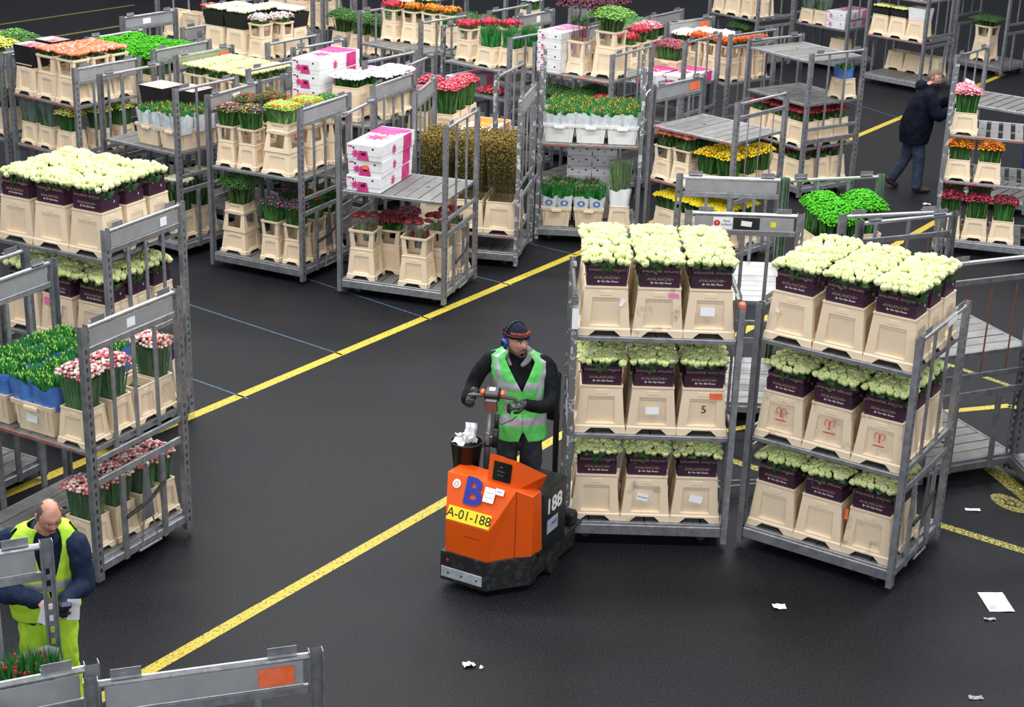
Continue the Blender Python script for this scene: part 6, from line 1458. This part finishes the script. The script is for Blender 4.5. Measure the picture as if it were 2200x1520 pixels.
for nm, T_, w_, h_, lab in (('paper_note', aim(mp(.115, -.40, .94), (.3, .0, 1), (0, -1, .2)), .11, .15, 'white paper slip hanging from the left fist of the balding man'), ('paper_note', aim(mp(.27, -.37, .97), (.1, .0, 1), (.3, -1, .2)), .08, .15, 'narrow white slip at the right hand of the balding man')):
    b = MB(); b.box(-w_/2, w_/2, -h_/2, h_/2, 0, .001, 'paper', T_); tag(obj(nm, b.mesh(nm)), lab, 'paper')

# ---- man in navy parka, back right
X1, Y1 = 5.88, 23.55
def pp(x, y, z): return (X1+x, Y1+y, z)
HP = Matrix.Translation(pp(.165, .03, 1.695)) @ Matrix.Rotation(1.25, 4, 'Z') @ Matrix.Rotation(.12, 4, 'X')
yw = 1.2
tr3 = [ring_at(pp(-.02, .0, .74), .21, .19, yw), ring_at(pp(-.02, .0, .92), .22, .215, yw), ring_at(pp(.0, .0, 1.12), .215, .21, yw), ring_at(pp(.04, .0, 1.32), .22, .18, yw), ring_at(pp(.08, .01, 1.46), .215, .145, yw, 2.2), ring_at(pp(.11, .01, 1.55), .13, .10, yw, 2), ring_at(pp(.13, .02, 1.60), .068, .066, yw, 2)]
a1_ = [pp(.09, -.20, 1.44), pp(.22, -.26, 1.19), pp(.50, -.10, 1.28)]; a2_ = [pp(.12, .20, 1.44), pp(.30, .24, 1.22), pp(.54, .10, 1.42)]
lg1 = [pp(-.02, -.07, .84), pp(.06, -.10, .46), pp(.06, -.14, .08)]; lg2 = [pp(-.04, .08, .84), pp(-.08, .10, .48), pp(-.26, .16, .14)]
hh1 = hand_pieces(aim(a1_[2], (1, .25, .35)), -1, .5); hh2 = hand_pieces(aim(a2_[2], (1, .0, .3)), 1, .5)
body = [loft(tr3, 24), limb([pp(.12, .02, 1.55), pp(.16, .03, 1.67)], [.068, .06]), xf(head_mesh(.9), HP), ear_piece(HP, -1), ear_piece(HP, 1), limb(a1_, [.05, .04, .03]), limb(a2_, [.05, .04, .03]), limb(lg1, [.08, .06, .045]), limb(lg2, [.08, .06, .045])]+hh1+hh2
pk = fuse('person', body, 'skin2', .0085, 2); tag(pk, 'man in navy parka and blue jeans walking beside the slatted trolley', 'person')
face_bits(HP, pk, brow='hair3')
vf = head_mesh(.9, 0.0, 0.0, S_=1.06); ks = set(i for i, p in enumerate(vf[0]) if (p.y > -.02 and p.z > -.03) or p.z > .062 or (p.y > .04 and p.z > -.07))
b = MB(); b.add(*xf((vf[0], [f for f in vf[1] if all(i in ks for i in f)]), HP), 'hair3'); obj('hair', b.mesh('hair', True), pk)
fuse('parka', [loft(sc_(tr3, 1.10), 24), limb([pp(.09, -.10, 1.46), a1_[0], pp(.15, -.25, 1.3), a1_[1], pp(.36, -.18, 1.23), pp(.46, -.12, 1.27)], [.095, .105, .095, .088, .078, .062]), limb([pp(.12, .1, 1.46), a2_[0], pp(.22, .24, 1.3), a2_[1], pp(.42, .16, 1.32), pp(.50, .12, 1.39)], [.095, .105, .095, .088, .078, .062]), limb([pp(.02, -.06, 1.58), pp(-.02, .04, 1.57), pp(.04, .14, 1.58)], [.06, .075, .06]), limb([pp(.13, -.07, 1.58), pp(.2, .02, 1.56), pp(.13, .1, 1.58)], [.05, .05, .05])], 'navy_d', .013, 2, .014, pk)
fuse('jeans', [loft(sc_(tr3[:2], 1.0), 24), limb([pp(-.02, -.07, .84), pp(.04, -.09, .6), pp(.06, -.10, .44), pp(.06, -.14, .07)], [.12, .10, .086, .075]), limb([pp(-.04, .08, .84), pp(-.07, .09, .6), pp(-.09, .10, .47), pp(-.25, .16, .14)], [.12, .10, .086, .072])], 'bluejeans', .012, 2, .010, pk)
fuse('shoe', [limb([pp(.03, -.14, .05), pp(.10, -.14, .05), pp(.24, -.14, .04)], [(.045, .045), (.05, .048), (.045, .035)])], 'shoe', .010, 2, 0, pk)
fuse('shoe', [limb([pp(-.31, .16, .14), pp(-.27, .16, .09), pp(-.17, .16, .035)], [(.045, .045), (.05, .048), (.045, .032)])], 'shoe', .010, 2, 0, pk)
T_ = aim(pp(.63, .02, 1.52), (.45, .1, 1), (-.8, -.5, .3)); b = MB(); b.bbox(-.10, .10, -.17, .17, -.006, .006, 'white_tub', .003, T_); tag(obj('clipboard', b.mesh('clipboard')), 'pale board leaning on the trolley post in front of the parka man', 'board')
T_ = aim(pp(.52, -.06, 1.42), (.4, 0, 1), (0, -1, .3)); b = MB(); b.box(-.04, .04, -.05, .05, 0, .001, 'paper', T_); tag(obj('paper_note', b.mesh('paper_note')), 'small white slip in the hand of the parka man', 'paper')

# ------------------------------------------------------------------ litter on the floor
def sheet(x, y, w_, h_, rz, lab, lines=False, crumple=.004, m='paper'):
    b = MB(); n = 5; r = random.Random(int(x*100)); vs = [((u/n-.5)*w_, (v_/n-.5)*h_, .004+abs(r.gauss(0, crumple))) for v_ in range(n+1) for u in range(n+1)]
    b.add(vs, [(v_*(n+1)+u, v_*(n+1)+u+1, (v_+1)*(n+1)+u+1, (v_+1)*(n+1)+u) for v_ in range(n) for u in range(n)], m)
    o = obj('paper_sheet', b.mesh('paper_sheet'), None, (x, y, 0), (0, 0, rz)); tag(o, lab, 'paper')
    if lines:
        for i in range(5): sticker(o, .05, .004, (-.055+.0*i, -.12+.012*i, .012), (PI/2, 0, 0), 'plate', 'printed_line')
    return o
sheet(3.84, 11.13, .20, .30, .06, 'large white sheet lying on the floor at the right', True, .002)
sheet(2.12, 10.95, .10, .07, .1, 'small white paper right of the middle foreground', crumple=.006); sheet(-.24, 9.98, .085, .06, .3, 'small white scrap in the lower middle foreground', crumple=.010); sheet(-.15, 9.95, .03, .02, 1., 'tiny white crumb beside the lower middle scrap', crumple=.008)
sheet(3.72, 10.86, .09, .035, .1, 'grey flattened scrap just below the large sheet', crumple=.006, m='plate'); sheet(3.33, 9.76, .10, .045, .1, 'grey flattened scrap at the lower right edge', crumple=.006, m='plate')
sheet(2.45, 13.75, .12, .07, .4, 'white paper scrap between the two rose trolleys', crumple=.006); sheet(4.62, 13.2, .02, .02, .4, 'tiny white bit near the right edge trolley', crumple=.006)
sheet(4.02, 15.55, .16, .11, .3, 'orange paper on the floor behind the thin red rods', crumple=.004, m='coral'); sheet(4.07, 12.75, .13, .045, -.1, 'white strip of paper beside the right rose trolley', crumple=.004)
sheet(5.95, 22.75, .11, .06, .0, 'white scrap at the feet of the parka man', crumple=.01)
# folding aluminium tow bar between the two rose trolleys
b = MB(); b.tube((1.78, 12.92, .12), (2.25, 12.98, .12), .010, 'metal_top', 6); b.tube((1.78, 12.78, .12), (2.25, 12.92, .12), .010, 'metal_top', 6); b.tube((1.84, 12.80, .12), (1.84, 12.92, .12), .010, 'metal_top', 6); tag(obj('tow_bar', b.mesh('tow_bar')), 'bright V shaped tow bar between the two rose trolleys', 'tow bar')
dups = {k_: v_ for k_, v_ in LABELS.items() if len(v_) > 1}
if dups: print('DUPLICATE LABELS', dups)
for k_, v_ in LABELS.items():
    if not 4 <= len(k_.split()) <= 16: print('LABEL LENGTH', len(k_.split()), k_, v_)
